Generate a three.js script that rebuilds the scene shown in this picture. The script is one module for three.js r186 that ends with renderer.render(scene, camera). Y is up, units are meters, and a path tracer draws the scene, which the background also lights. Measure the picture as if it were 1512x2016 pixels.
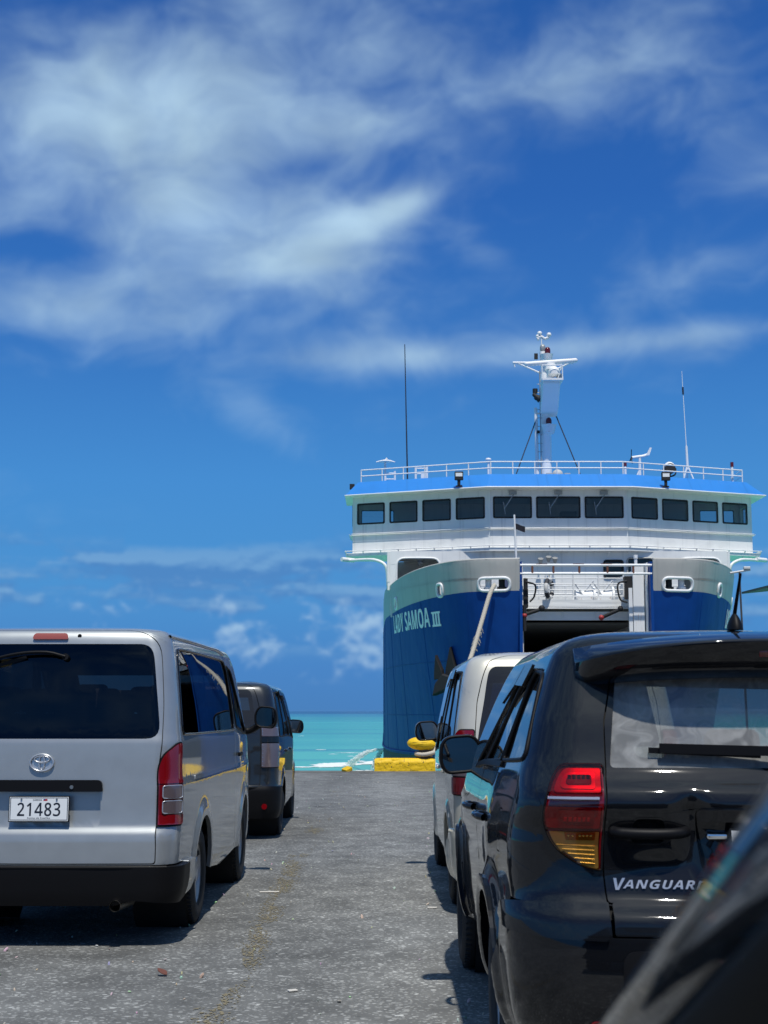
import * as THREE from 'three';
import { mergeGeometries } from 'three/addons/utils/BufferGeometryUtils.js';
import { RoundedBoxGeometry } from 'three/addons/geometries/RoundedBoxGeometry.js';
import { FontLoader } from 'three/addons/loaders/FontLoader.js';
import { ImprovedNoise } from 'three/addons/math/ImprovedNoise.js';

// ---------------------------------------------------------------- camera, sky, sun, exposure
const scene = new THREE.Scene();
const camera = new THREE.PerspectiveCamera(38.83, 768 / 1024, 0.05, 40000);
const EYE = 1.46, PITCH = Math.atan(392 / 2860);
camera.position.set(0, EYE, 0);
camera.rotation.set(PITCH, 0, 0);
camera.focus = 13;
camera.userData.fStop = 9;
const renderer = new THREE.WebGLRenderer({ antialias: true });
renderer.setSize(768, 1024);
renderer.toneMapping = THREE.LinearToneMapping;
renderer.toneMappingExposure = 1.08;
renderer.shadowMap.enabled = true;

const SUN_DIR = new THREE.Vector3(0.06, Math.sin(1.15), Math.cos(1.15)).normalize();
const sun = new THREE.DirectionalLight(new THREE.Color(1.0, 0.955, 0.88), 3.7);
sun.position.copy(SUN_DIR).multiplyScalar(120);
sun.castShadow = true;
sun.shadow.radius = 2;
sun.shadow.mapSize.set(2048, 2048);
Object.assign(sun.shadow.camera, { left: -60, right: 60, top: 60, bottom: -60, near: 1, far: 300 });
sun.name = 'sun';
scene.add(sun, sun.target);

// seeded random and noise
function rngOf(seed) { let a = seed >>> 0; return () => { a = (a + 0x6d2b79f5) | 0; let t = Math.imul(a ^ (a >>> 15), 1 | a); t = (t + Math.imul(t ^ (t >>> 7), 61 | t)) ^ t; return ((t ^ (t >>> 14)) >>> 0) / 4294967296; }; }
const PERM = new Uint8Array(512); { const r = rngOf(77), p = [...Array(256).keys()]; for (let i = 255; i > 0; i--) { const j = Math.floor(r() * (i + 1)); [p[i], p[j]] = [p[j], p[i]]; } for (let i = 0; i < 512; i++) PERM[i] = p[i & 255]; }
const fade = (t) => t * t * t * (t * (t * 6 - 15) + 10);
function grad(h, x, y) { switch (h & 7) { case 0: return x + y; case 1: return x - y; case 2: return -x + y; case 3: return -x - y; case 4: return 1.414 * x; case 5: return -1.414 * x; case 6: return 1.414 * y; default: return -1.414 * y; } }
function noise2(x, y) {
  const fx = Math.floor(x), fy = Math.floor(y), X = fx & 255, Y = fy & 255; x -= fx; y -= fy;
  const u = fade(x), v = fade(y), A = PERM[X] + Y, B = PERM[X + 1] + Y;
  const a = grad(PERM[A], x, y), b = grad(PERM[B], x - 1, y), c = grad(PERM[A + 1], x, y - 1), d = grad(PERM[B + 1], x - 1, y - 1);
  return (a + (b - a) * u) + ((c + (d - c) * u) - (a + (b - a) * u)) * v;
}
function fbm(x, y, n = 4, g = 0.5, l = 2.03) { let s = 0, a = 1, t = 0; for (let i = 0; i < n; i++) { s += a * noise2(x, y); t += a; a *= g; x = x * l + 17.3; y = y * l + 5.1; } return s / t; }
const clamp = (x, a = 0, b = 1) => Math.min(b, Math.max(a, x));
const ss = (a, b, x) => { const t = clamp((x - a) / (b - a)); return t * t * (3 - 2 * t); };
const lerp = (a, b, t) => a + (b - a) * t;
const lin = (c) => { c /= 255; return c <= 0.04045 ? c / 12.92 : ((c + 0.055) / 1.055) ** 2.4; };

// the sky: tropical blue air, a high broken sheet, wisps and small cumulus low over the sea (az, el in degrees)
{
  const W = 4096, H = 2048, data = new Uint16Array(W * H * 4);
  const stops = [[-90, 88, 132, 172], [0, 74, 128, 188], [1.6, 74, 132, 196], [5, 76, 146, 208], [9, 70, 140, 208], [14, 56, 118, 192], [20, 44, 100, 178], [28, 38, 88, 162], [50, 52, 104, 166], [90, 58, 110, 168]].map(([e, ...c]) => [e, ...c.map((q) => lin(q) / 1.06)]);
  const air = (el) => { let i = 0; while (i < stops.length - 2 && stops[i + 1][0] < el) i++; const a = stops[i], b = stops[i + 1], t = clamp((el - a[0]) / (b[0] - a[0])); return [1, 2, 3].map((k) => lerp(a[k], b[k], t)); };
  const g = (az, el, a0, e0, ra, re, rot = 0) => { const c = Math.cos(rot), s = Math.sin(rot), x = az - a0, y = el - e0; const u = (x * c + y * s) / ra, v = (-x * s + y * c) / re; return Math.exp(-(u * u + v * v)); };
  const white = [188, 219, 238].map(lin), bankDark = [78, 124, 182].map(lin), bankLit = [122, 164, 204].map(lin), heapDark = [92, 140, 196].map(lin), heapLit = [172, 202, 226].map(lin);
  // cloud cover in one direction: [high sheet, low layer, puffs]
  const cover = (az, el, fine) => {
    const wx = fbm(az * 0.2, el * 0.28, 2) * 1.9, wy = fbm(az * 0.2 + 40, el * 0.28 + 9, 2) * 1.2, x = az + wx, y = el + wy;
    const n1 = fbm(x * 0.10 + y * 0.05, y * 0.24 - x * 0.03, fine ? 6 : 4, 0.5), n2 = fbm(x * 0.32 + 31 + y * 0.1, y * 0.55 + 4 - x * 0.12, fine ? 6 : 3, 0.56);
    // the weather: where the sheet thickens; overhead cover added for reflections and neutral fill
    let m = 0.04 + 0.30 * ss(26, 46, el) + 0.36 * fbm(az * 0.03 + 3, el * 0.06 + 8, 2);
    m += 0.46 * g(az, el, -12.5, 23.4, 6.5, 2.2, 0.03) + 0.46 * g(az, el, -9.5, 20.4, 9, 4.6, 0.12) + 0.72 * g(az, el, -1.6, 18.7, 4.2, 0.95, 0.36) + 0.42 * g(az, el, 0.9, 19.8, 1.4, 0.55, 0.3) + 0.2 * g(az, el, -4, 26, 6, 1.5);
    m += 0.20 * g(az, el, 8, 24, 6, 1.8, 0.2) - 0.16 * g(az, el, 13, 27, 5, 2.5) + 0.34 * g(az, el, 4, 18, 1.6, 0.8, -0.5) + 0.46 * g(az, el, -11.5, 15.1, 6.5, 1.2, -0.02) + 0.50 * g(az, el, 3, 13.9, 12, 0.7, 0.03) + 0.34 * g(az, el, 12.5, 14.5, 4.5, 0.55, 0.05);
    m += 0.28 * g(az, el, 12, 17, 3.5, 1.2, 0.1) + 0.26 * g(az, el, -4, 10.6, 3.6, 0.9, -0.6);
    m -= 0.3 * g(az, el, 8.5, 20.6, 6, 1.4, 0.1) + 0.3 * g(az, el, -14, 17.7, 2.2, 0.5) + 0.22 * g(az, el, -4, 20.9, 2.2, 0.5, 0.2) + 0.26 * g(az, el, 2, 9, 16, 2.6);
    let high = m + n1 * 0.50 + n2 * 0.30;
    high = ss(-0.12, 1.15, high) * ss(3.5, 9, el);
    // flat banks low down, and heaps under them; each lit where it thins out upwards
    const bank = (e) => fbm(az * 0.13 + 11 + 0.5 * fbm(az * 0.8 + 2, e * 1.8, 4), e * 0.8 + 2 + az * 0.012, 5, 0.5) + 0.30 * g(az, e, -8, 5.3, 10, 1.0) + 0.06;
    const b0 = bank(el), low = ss(-0.06, 0.34, b0) * ss(1.8, 3.2, el) * (1 - ss(5.6, 7.6, el)), lowLit = clamp((b0 - bank(el + 0.35)) * 2.6 + 0.25);
    const pile = (e) => 0.55 * fbm(az * 0.42 + 70, e * 0.62 + 3, fine ? 5 : 3, 0.5) + 0.34 * (0.5 - Math.abs(fbm(az * 1.1 + 9, e * 1.5 + 30, fine ? 3 : 2, 0.42))) + 0.34 * g(az, e, -0.7, 2.7, 1.7, 1.3) + 0.20 * g(az, e, -7.9, 5.2, 1.1, 0.45) + 0.2 * g(az, e, -4.3, 2.5, 3.2, 0.8) - 0.04;
    const p0 = pile(el), heap = ss(0.16, 0.46, p0) * ss(0.9, 1.9, el) * (1 - ss(4.2, 6.2, el)), heapLit = clamp((p0 - pile(el + 0.3)) * 2.4 + 0.42);
    return [high, low, heap, lowLit, heapLit];
  };
  const shade = (az, el, fine) => {
    const c = air(el); if (el < -0.4) return c;
    const [h, l, p, ll, pl] = cover(az, el, fine);
    const tone = 0.90 + 0.24 * fbm(az * 0.25 + 4, el * 0.4, 3);
    for (let k = 0; k < 3; k++) { c[k] = lerp(c[k], lerp(bankDark[k], bankLit[k], ll), l * 0.62); c[k] = lerp(c[k], lerp(heapDark[k], heapLit[k], pl), p * 0.66); c[k] = lerp(c[k], white[k] * tone, h * 0.86); }
    return c;
  };
  // a coarse grid all round, the fine one where clouds need their grain
  const q = 8, cw = W / q + 1, ch = H / q + 1, coarse = new Float32Array(cw * ch * 3);
  for (let j = 0; j < ch; j++) for (let i = 0; i < cw; i++) {
    const el = ((j * q) / H - 0.5) * 180; let az = ((i * q) / W - 0.5) * 360 + 90; if (az > 180) az -= 360;
    coarse.set(shade(az, el, false), (j * cw + i) * 3);
  }
  const half = THREE.DataUtils.toHalfFloat, one = half(1);
  for (let j = 0; j < H; j++) {
    const el = ((j + 0.5) / H - 0.5) * 180;
    for (let i = 0; i < W; i++) {
      let az = ((i + 0.5) / W - 0.5) * 360 + 90; if (az > 180) az -= 360;
      const o = (j * W + i) * 4; let c;
      if (Math.abs(az) < 46 && el > -1 && el < 46) c = shade(az, el, true);
      else { const x = (i + 0.5) / q, y = (j + 0.5) / q, x0 = Math.min(cw - 2, x | 0), y0 = Math.min(ch - 2, y | 0), u = x - x0, v = y - y0, k = (y0 * cw + x0) * 3; c = [0, 1, 2].map((n) => lerp(lerp(coarse[k + n], coarse[k + 3 + n], u), lerp(coarse[k + cw * 3 + n], coarse[k + cw * 3 + 3 + n], u), v)); }
      data[o] = half(c[0]); data[o + 1] = half(c[1]); data[o + 2] = half(c[2]); data[o + 3] = one;
    }
  }
  const t = new THREE.DataTexture(data, W, H, THREE.RGBAFormat, THREE.HalfFloatType);
  t.mapping = THREE.EquirectangularReflectionMapping; t.magFilter = THREE.LinearFilter; t.needsUpdate = true;
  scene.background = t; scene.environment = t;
}

// ---------------------------------------------------------------- helpers
const taken = new Map();
function numbered(name) { const n = taken.get(name) ?? 0; taken.set(name, n + 1); return n ? `${name}_${String(n).padStart(3, '0')}` : name; }
function tag(o, label, category, group, kind) { if (label) o.userData.label = label; if (category) o.userData.category = category; if (group) o.userData.group = group; if (kind) o.userData.kind = kind; return o; }
function thing(name, label, category, pos = [0, 0, 0], turn = 0, group) { const o = new THREE.Group(); o.name = numbered(name); o.position.set(...pos); o.rotation.y = turn; tag(o, label, category, group); scene.add(o); return o; }
function clean(g) { let n = g.index ? g.toNonIndexed() : g; if (!n.attributes.normal) n.computeVertexNormals(); if (!n.attributes.uv) n.setAttribute('uv', new THREE.BufferAttribute(new Float32Array(n.attributes.position.count * 2), 2)); for (const k of Object.keys(n.attributes)) if (!['position', 'normal', 'uv'].includes(k)) n.deleteAttribute(k); n.morphAttributes = {}; return n; }
function mg(list) { return list.length === 1 ? list[0] : mergeGeometries(list.map(clean), false); }
function mesh(name, geo, mat, parent, top) {
  const m = new THREE.Mesh(Array.isArray(geo) ? mg(geo) : geo, mat); m.name = top ? numbered(name) : name; m.castShadow = m.receiveShadow = true; (parent ?? scene).add(m); return m;
}
const V3 = (x, y, z) => new THREE.Vector3(x, y, z);
function at(g, x = 0, y = 0, z = 0, rx = 0, ry = 0, rz = 0) { const m = new THREE.Matrix4().makeRotationFromEuler(new THREE.Euler(rx, ry, rz)); m.setPosition(x, y, z); return g.applyMatrix4(m); }
const box = (w, h, d, x = 0, y = 0, z = 0, rx = 0, ry = 0, rz = 0) => at(new THREE.BoxGeometry(w, h, d), x, y, z, rx, ry, rz);
const rbox = (w, h, d, r, x = 0, y = 0, z = 0, rx = 0, ry = 0, rz = 0) => at(new RoundedBoxGeometry(w, h, d, 2, r), x, y, z, rx, ry, rz);
function bar(a, b, r0, r1 = r0, seg = 8) { a = V3(...a); b = V3(...b); const d = b.clone().sub(a), g = new THREE.CylinderGeometry(r1, r0, d.length(), seg); g.applyQuaternion(new THREE.Quaternion().setFromUnitVectors(V3(0, 1, 0), d.clone().normalize())); const c = a.add(b).multiplyScalar(0.5); g.translate(c.x, c.y, c.z); return g; }
function beam(a, b, w, h) { a = V3(...a); b = V3(...b); const d = b.clone().sub(a), g = new THREE.BoxGeometry(w, h, d.length()); const m = new THREE.Matrix4().lookAt(b, a, V3(0, 1, 0)); g.applyMatrix4(m); const c = a.add(b).multiplyScalar(0.5); g.translate(c.x, c.y, c.z); return g; }
const tube = (pts, r, n = 40, seg = 8, closed = false) => new THREE.TubeGeometry(new THREE.CatmullRomCurve3(pts.map((p) => V3(...p)), closed, 'catmullrom', 0.5), n, r, seg, closed);
const lathe = (pts, seg = 32) => new THREE.LatheGeometry(pts.map(([r, y]) => new THREE.Vector2(r, y)), seg);
const ball = (r, x = 0, y = 0, z = 0, w = 16, h = 12) => at(new THREE.SphereGeometry(r, w, h), x, y, z);
const col = (r, g, b) => new THREE.Color().setRGB(r, g, b);
const std = (c, rough = 0.6, extra = {}) => new THREE.MeshStandardMaterial({ color: col(...c), roughness: rough, side: THREE.DoubleSide, ...extra });
const phys = (c, rough, extra = {}) => new THREE.MeshPhysicalMaterial({ color: col(...c), roughness: rough, side: THREE.DoubleSide, ...extra });
function dataTex(w, h, f, srgb, rx = 1, ry = 1) {
  const d = new Uint8Array(w * h * 4); for (let j = 0; j < h; j++) for (let i = 0; i < w; i++) { const c = f(i, j); const o = (j * w + i) * 4; d[o] = clamp(c[0]) * 255; d[o + 1] = clamp(c[1]) * 255; d[o + 2] = clamp(c[2]) * 255; d[o + 3] = 255; }
  const t = new THREE.DataTexture(d, w, h); t.wrapS = t.wrapT = THREE.RepeatWrapping; t.magFilter = THREE.LinearFilter; t.minFilter = THREE.LinearMipmapLinearFilter; if (srgb) t.colorSpace = THREE.SRGBColorSpace; t.repeat.set(rx, ry); t.needsUpdate = true; return t;
}
const font = await new FontLoader().loadAsync('fonts/droid/droid_sans_bold.typeface.json');

// a polygon with rounded corners: points [x, y, radius]
function poly(pts, r0 = 0, seg = 5) {
  const out = [], n = pts.length;
  for (let i = 0; i < n; i++) {
    const p = pts[i], a = pts[(i + n - 1) % n], b = pts[(i + 1) % n], r = p[2] ?? r0;
    if (!r) { out.push([p[0], p[1]]); continue; }
    const da = [a[0] - p[0], a[1] - p[1]], db = [b[0] - p[0], b[1] - p[1]], la = Math.hypot(...da), lb = Math.hypot(...db), k = Math.min(r, la * 0.49, lb * 0.49);
    const p0 = [p[0] + (da[0] / la) * k, p[1] + (da[1] / la) * k], p1 = [p[0] + (db[0] / lb) * k, p[1] + (db[1] / lb) * k];
    for (let j = 0; j <= seg; j++) { const t = j / seg, u = 1 - t; out.push([u * u * p0[0] + 2 * u * t * p[0] + t * t * p1[0], u * u * p0[1] + 2 * u * t * p[1] + t * t * p1[1]]); }
  }
  return out;
}
// a thin line made a closed outline
function slot(line, w) {
  const L = [], R = [], n = line.length;
  for (let i = 0; i < n; i++) { const a = line[Math.max(0, i - 1)], b = line[Math.min(n - 1, i + 1)], dx = b[0] - a[0], dy = b[1] - a[1], l = Math.hypot(dx, dy); L.push([line[i][0] - (dy / l) * w / 2, line[i][1] + (dx / l) * w / 2]); R.unshift([line[i][0] + (dy / l) * w / 2, line[i][1] - (dx / l) * w / 2]); }
  return [...L, ...R];
}
function roundLine(pts, r = 0.05, seg = 4) { const n = pts.length; if (n < 3) return pts; const out = [pts[0]]; for (let i = 1; i < n - 1; i++) { const q = poly([pts[i - 1], [...pts[i].slice(0, 2), r], pts[i + 1]], 0, seg); out.push(...q.slice(1, q.length - 1)); } out.push(pts[n - 1]); return out; }
const mirrorS = (pts) => pts.map(([s, v]) => [-s, v]).reverse();

// flat outlines cut into small triangles and laid on a curved surface P(s, v) -> Vector3
class Skin {
  constructor(P) { this.P = P; this.flip = 1; }
  normal(s, v) { const e = 2e-3, a = this.P(s + e, v).sub(this.P(s - e, v)), b = this.P(s, v + e).sub(this.P(s, v - e)); const n = a.cross(b); if (n.lengthSq() < 1e-16) n.set(0, 1, 0); return n.normalize().multiplyScalar(this.flip); }
  point(s, v, off = 0) { return this.P(s, v).addScaledVector(this.normal(s, v), off); }
  geo(outline, { holes = [], off = 0, edge = 0.06, rim = 0, uvs = 1 } = {}) {
    const V = (l) => l.map(([x, y]) => new THREE.Vector2(x, y));
    let o = V(outline); if (THREE.ShapeUtils.isClockWise(o)) o.reverse();
    const hs = holes.map((h) => { const q = V(h); if (!THREE.ShapeUtils.isClockWise(q)) q.reverse(); return q; });
    let tris = THREE.ShapeUtils.triangulateShape(o, hs); const pts = [o, ...hs].flat().map((p) => [p.x, p.y]);
    for (let it = 0; it < 10; it++) {
      const mid = new Map(); const need = (a, b) => { const k = a < b ? a * 1e6 + b : b * 1e6 + a; if (mid.has(k)) return mid.get(k); const d = Math.hypot(pts[a][0] - pts[b][0], pts[a][1] - pts[b][1]); let m = -1; if (d > edge) { m = pts.length; pts.push([(pts[a][0] + pts[b][0]) / 2, (pts[a][1] + pts[b][1]) / 2]); } mid.set(k, m); return m; };
      const out = []; let any = false;
      for (const [a, b, c] of tris) {
        const ab = need(a, b), bc = need(b, c), ca = need(c, a), k = (ab >= 0) + (bc >= 0) + (ca >= 0);
        if (!k) { out.push([a, b, c]); continue; } any = true;
        if (k === 3) out.push([a, ab, ca], [ab, b, bc], [ca, bc, c], [ab, bc, ca]);
        else if (k === 1) { if (ab >= 0) out.push([a, ab, c], [ab, b, c]); else if (bc >= 0) out.push([b, bc, a], [bc, c, a]); else out.push([c, ca, b], [ca, a, b]); }
        else { if (ab < 0) out.push([c, ca, bc], [ca, a, bc], [a, b, bc]); else if (bc < 0) out.push([a, ab, ca], [ab, b, ca], [b, c, ca]); else out.push([b, bc, ab], [bc, c, ab], [c, a, ab]); }
      }
      tris = out; if (!any) break;
    }
    const pos = [], nor = [], uv = [], idx = [];
    for (const [s, v] of pts) { const n = this.normal(s, v), p = this.P(s, v).addScaledVector(n, off); pos.push(p.x, p.y, p.z); nor.push(n.x, n.y, n.z); uv.push(s * uvs, v * uvs); }
    for (const t of tris) this.flip > 0 ? idx.push(t[0], t[1], t[2]) : idx.push(t[0], t[2], t[1]);
    if (rim) for (const loop of [o, ...hs]) {
      const n = loop.length; let prev = -1, first = -1;
      const dense = []; for (let i = 0; i < n; i++) { const a = loop[i], b = loop[(i + 1) % n], k = Math.max(1, Math.ceil(a.distanceTo(b) / edge)); for (let j = 0; j < k; j++) dense.push([lerp(a.x, b.x, j / k), lerp(a.y, b.y, j / k)]); }
      const P = dense.map(([s, v]) => { const nn = this.normal(s, v), p = this.P(s, v); return [p.clone().addScaledVector(nn, off), p.clone().addScaledVector(nn, off - rim)]; });
      for (let i = 0; i < P.length; i++) {
        const A = P[i], B = P[(i + 1) % P.length], nn = B[0].clone().sub(A[0]).cross(A[0].clone().sub(A[1])).normalize(), k = pos.length / 3;
        for (const q of [A[0], B[0], B[1], A[1]]) { pos.push(q.x, q.y, q.z); nor.push(nn.x, nn.y, nn.z); uv.push(dense[i][0] * uvs, dense[i][1] * uvs); }
        idx.push(k, k + 3, k + 1, k + 1, k + 3, k + 2);
      }
    }
    const g = new THREE.BufferGeometry(); g.setAttribute('position', new THREE.Float32BufferAttribute(pos, 3)); g.setAttribute('normal', new THREE.Float32BufferAttribute(nor, 3)); g.setAttribute('uv', new THREE.Float32BufferAttribute(uv, 2)); g.setIndex(idx); return g;
  }
  // a round bead that follows a line on the surface
  bead(line, r, off = 0, closed = false, seg = 6) { const pts = line.map(([s, v]) => this.point(s, v, off)); return new THREE.TubeGeometry(new THREE.CatmullRomCurve3(pts, closed, 'centripetal'), Math.max(12, line.length * 4), r, seg, closed); }
  text(str, size, s0, v0, { off = 0.004, sx = 1, skew = 0, gap = 0, edge = 0.08, rim = 0.004 } = {}) {
    const out = []; let x = 0;
    for (const ch of str) {
      if (ch === ' ') { x += size * 0.42; continue; }
      const gl = font.data.glyphs[ch], sh = font.generateShapes(ch, size); const T = (p) => [s0 + (x + p.x) * sx + p.y * skew, v0 + p.y];
      for (const s of sh) { const e = s.extractPoints(6); out.push(this.geo(e.shape.slice(0, -1).map(T), { holes: e.holes.map((h) => h.slice(0, -1).map(T)), off, edge, rim })); }
      x += (gl.ha * size) / font.data.resolution + gap;
    }
    return out;
  }
}
// ---------------------------------------------------------------- the setting
const QUAY = -36.4, SEA = -1.5;
{
  // wharf surface: worn asphalt, coarse stone showing
  const r = rngOf(5), N = 2048, hgt = new Float32Array(N * N), tone = new Float32Array(N * N).fill(0.0);
  for (let i = 0; i < N * N; i++) hgt[i] = 0.32 + 0.12 * r();
  const grey = new Float32Array(N * N).fill(0.33);
  for (let k = 0; k < 95000; k++) {
    const cx = r() * N, cy = r() * N, rad = 1.2 + r() * r() * 4.6, t = r(), c = t < 0.035 ? 0.47 + r() * 0.15 : t < 0.55 ? 0.40 + r() * 0.13 : 0.29 + r() * 0.13, ang = r() * 6.28, ec = 0.55 + r() * 0.45, ca = Math.cos(ang), sa = Math.sin(ang), e = Math.ceil(rad);
    for (let y = -e; y <= e; y++) for (let x = -e; x <= e; x++) { const u = (x * ca + y * sa) / rad, v = (-x * sa + y * ca) / (rad * ec), d = u * u + v * v; if (d > 1) continue; const o = (((cy + y) | 0) & (N - 1)) * N + (((cx + x) | 0) & (N - 1)); grey[o] = c; hgt[o] = 0.5 + 0.5 * Math.sqrt(1 - d) * (0.4 + 0.6 * t); }
  }
  const map = dataTex(N, N, (i, j) => { const v = grey[j * N + i] * (0.9 + 0.2 * fbm(i / 90, j / 90, 2)); return [v * 1.0, v * 1.0, v * 0.985]; }, true, 1 / 7, 1 / 7);
  const bump = dataTex(N, N, (i, j) => { const h = hgt[j * N + i]; return [h, h, h]; }, false, 1 / 7, 1 / 7);
  const mat = std([1, 1, 1], 0.86, { map, bumpMap: bump, bumpScale: 0.006, vertexColors: true });
  const sheet = (x0, x1, z0, z1, nx, nz, y, f) => {
    const g = new THREE.PlaneGeometry(1, 1, nx, nz), p = g.attributes.position, uv = g.attributes.uv, c = new Float32Array(p.count * 3);
    for (let i = 0; i < p.count; i++) { const x = lerp(x0, x1, p.getX(i) + 0.5), z = lerp(z0, z1, 0.5 - p.getY(i)); p.setXYZ(i, x, y, z); uv.setXY(i, x, -z); const k = f(x, z); c.set(k, i * 3); }
    g.setAttribute('color', new THREE.BufferAttribute(c, 3)); g.computeVertexNormals(); if (g.attributes.normal.getY(0) < 0) { g.index.array.reverse(); g.computeVertexNormals(); } return g;
  };
  const spots = Array.from({ length: 26 }, () => [r() * 6 - 3.4, -4 - r() * 28, 0.08 + r() * r() * 0.5, 0.15 + r() * 0.3]);
  const oil = (x, z) => { let o = 0; for (const [a, b, rad, w] of spots) { const dx = x - a, dz = (z - b) * 0.8; if (Math.abs(dx) > rad * 2 || Math.abs(dz) > rad * 2) continue; const d = Math.hypot(dx, dz) / rad + 0.6 * fbm(x * 3, z * 3, 2); o += w * ss(1, 0.7, d); } return Math.min(o, 0.5); };
  const wear = (x, z) => { const a = fbm(x * 0.5, z * 0.16, 4), b = fbm(x * 1.7 + 9, z * 1.5, 3), s = ss(0.2, 0.5, fbm(x * 0.3 + 40, z * 0.25, 3)), k = 1.0 + 0.42 * a + 0.24 * b - 0.30 * s; const tr = 0.10 * (Math.exp(-(((x - 0.15) / 0.35) ** 2)) - Math.exp(-(((Math.abs(x + 0.1) - 1.0) / 0.3) ** 2))) * (1 + b), q = (k + tr) * (1 - oil(x, z)); return [q * 1.78, q * 1.81, q * 1.79]; };
  const near = mesh('asphalt_wharf', sheet(-9, 9, QUAY + 1.1, 8, 240, 560, 0, wear), mat, scene, true);
  tag(near, 'grey coarse asphalt wharf the vehicles queue on', 'wharf', null, 'structure');
  const rest = [sheet(-70, -9, QUAY + 1.1, 8, 60, 40, 0, wear), sheet(9, 70, QUAY + 1.1, 8, 60, 40, 0, wear), sheet(-70, 70, 8, 70, 90, 50, 0, wear)];
  const far = mesh('asphalt_yard', mergeGeometries(rest), mat, scene, true);
  tag(far, 'asphalt yard going on around and behind the queue', 'wharf', null, 'structure');
  // concrete lip along the edge, a little paler and smoother
  const cm = dataTex(512, 512, (i, j) => { const v = 0.48 + 0.13 * fbm(i / 40, j / 40, 4) + 0.05 * (r() - 0.5); return [v, v * 0.99, v * 0.95]; }, true, 1 / 2.5, 1 / 2.5);
  const conc = std([0.72, 0.72, 0.72], 0.85, { map: cm, vertexColors: true });
  const lip = sheet(-70, 70, QUAY, QUAY + 1.1, 280, 6, 0.003, (x, z) => { const k = 0.85 + 0.5 * fbm(x * 0.9, z * 2, 4); return [k, k, k * 0.97]; });
  tag(mesh('quay_edge', lip, conc, scene, true), 'pale concrete strip along the wharf edge', 'wharf', null, 'structure');
  const face = box(140, 6, 1.2, 0, -3.02, QUAY + 0.62);
  tag(mesh('quay_wall', face, std([0.3, 0.29, 0.27], 0.9), scene, true), 'concrete wall below the wharf edge', 'wharf', null, 'structure');

  // sea: pale lagoon over sand, then dark deep water beyond the reef
  const ring = (zs, xw, f) => {
    const pos = [], uv = [], c = [], idx = [], nx = 48;
    zs.forEach((z, j) => { for (let i = 0; i <= nx; i++) { const q = (i / nx) * 2 - 1, x = Math.sign(q) * Math.pow(Math.abs(q), 2.2) * xw(z); pos.push(x, SEA, z); uv.push(x, -z); c.push(...f(x, z)); if (j && i) { const a = (j - 1) * (nx + 1) + i - 1, b = a + nx + 1; idx.push(a, a + 1, b, b, a + 1, b + 1); } } });
    const g = new THREE.BufferGeometry(); g.setAttribute('position', new THREE.Float32BufferAttribute(pos, 3)); g.setAttribute('uv', new THREE.Float32BufferAttribute(uv, 2)); g.setAttribute('color', new THREE.Float32BufferAttribute(c, 3)); g.setIndex(idx); g.computeVertexNormals(); return g;
  };
  const wb = dataTex(1024, 1024, (i, j) => { const P = 1024, w = (u, v, sc) => { let s = 0; const a = i / P, b = j / P; /* four corners blended so that the tile closes */ const f = (x, y) => fbm(x * sc * u, y * sc * v, 4, 0.55); s = f(a, b) * (1 - a) * (1 - b) + f(a - 1, b) * a * (1 - b) + f(a, b - 1) * (1 - a) * b + f(a - 1, b - 1) * a * b; return s; }; const h = 0.5 + 0.5 * w(1, 1.7, 9); return [h, h, h]; }, false, 1 / 14, 1 / 14);
  const water = new THREE.MeshPhysicalMaterial({ color: col(1, 1, 1), vertexColors: true, roughness: 0.22, ior: 1.33, specularIntensity: 0.5, bumpMap: wb, bumpScale: 0.12, side: THREE.DoubleSide });
  const zs = []; for (let d = 34; d < 1500; d *= 1.03) zs.push(-d); zs.push(-1500);
  const mix3 = (a, b, t) => a.map((x, i) => lerp(x, b[i], t));
  const sand = [0.10, 0.46, 0.345], mid = [0.058, 0.365, 0.315], deepish = [0.028, 0.19, 0.26], deep = [0.012, 0.07, 0.16];
  const lag = ring(zs, (z) => 120 + -z * 1.6, (x, z) => { const d = -z, l = Math.log(d), n = fbm(x * 0.004 + l * 3, l * 4.2, 4), b = fbm(x * 0.02 + 7, z * 0.006, 3); let c = mix3(sand, mid, ss(4.2, 5.6, l + n * 0.9)); c = mix3(c, deepish, ss(5.9, 7.0, l + n * 0.6)); c = mix3(c, deepish, 0.55 * ss(0.16, 0.4, fbm(l * 9 + 2, x * 0.001 + 3, 2))); return c.map((q) => q * (1 + 0.22 * b)); });
  tag(mesh('lagoon_water', lag, water, scene, true), 'bright turquoise shallow lagoon water beyond the wharf', 'sea', null, 'structure');
  const zd = []; for (let d = 1500; d < 16000; d *= 1.12) zd.push(-d); zd.push(-16000);
  tag(mesh('deep_sea', ring(zd, (z) => 120 + -z * 1.6, (x, z) => deep.map((q) => q * (1 + 0.2 * fbm(x * 0.001, z * 0.001, 2)))), water, scene, true), 'dark blue open sea along the horizon', 'sea', null, 'structure');
}
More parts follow.
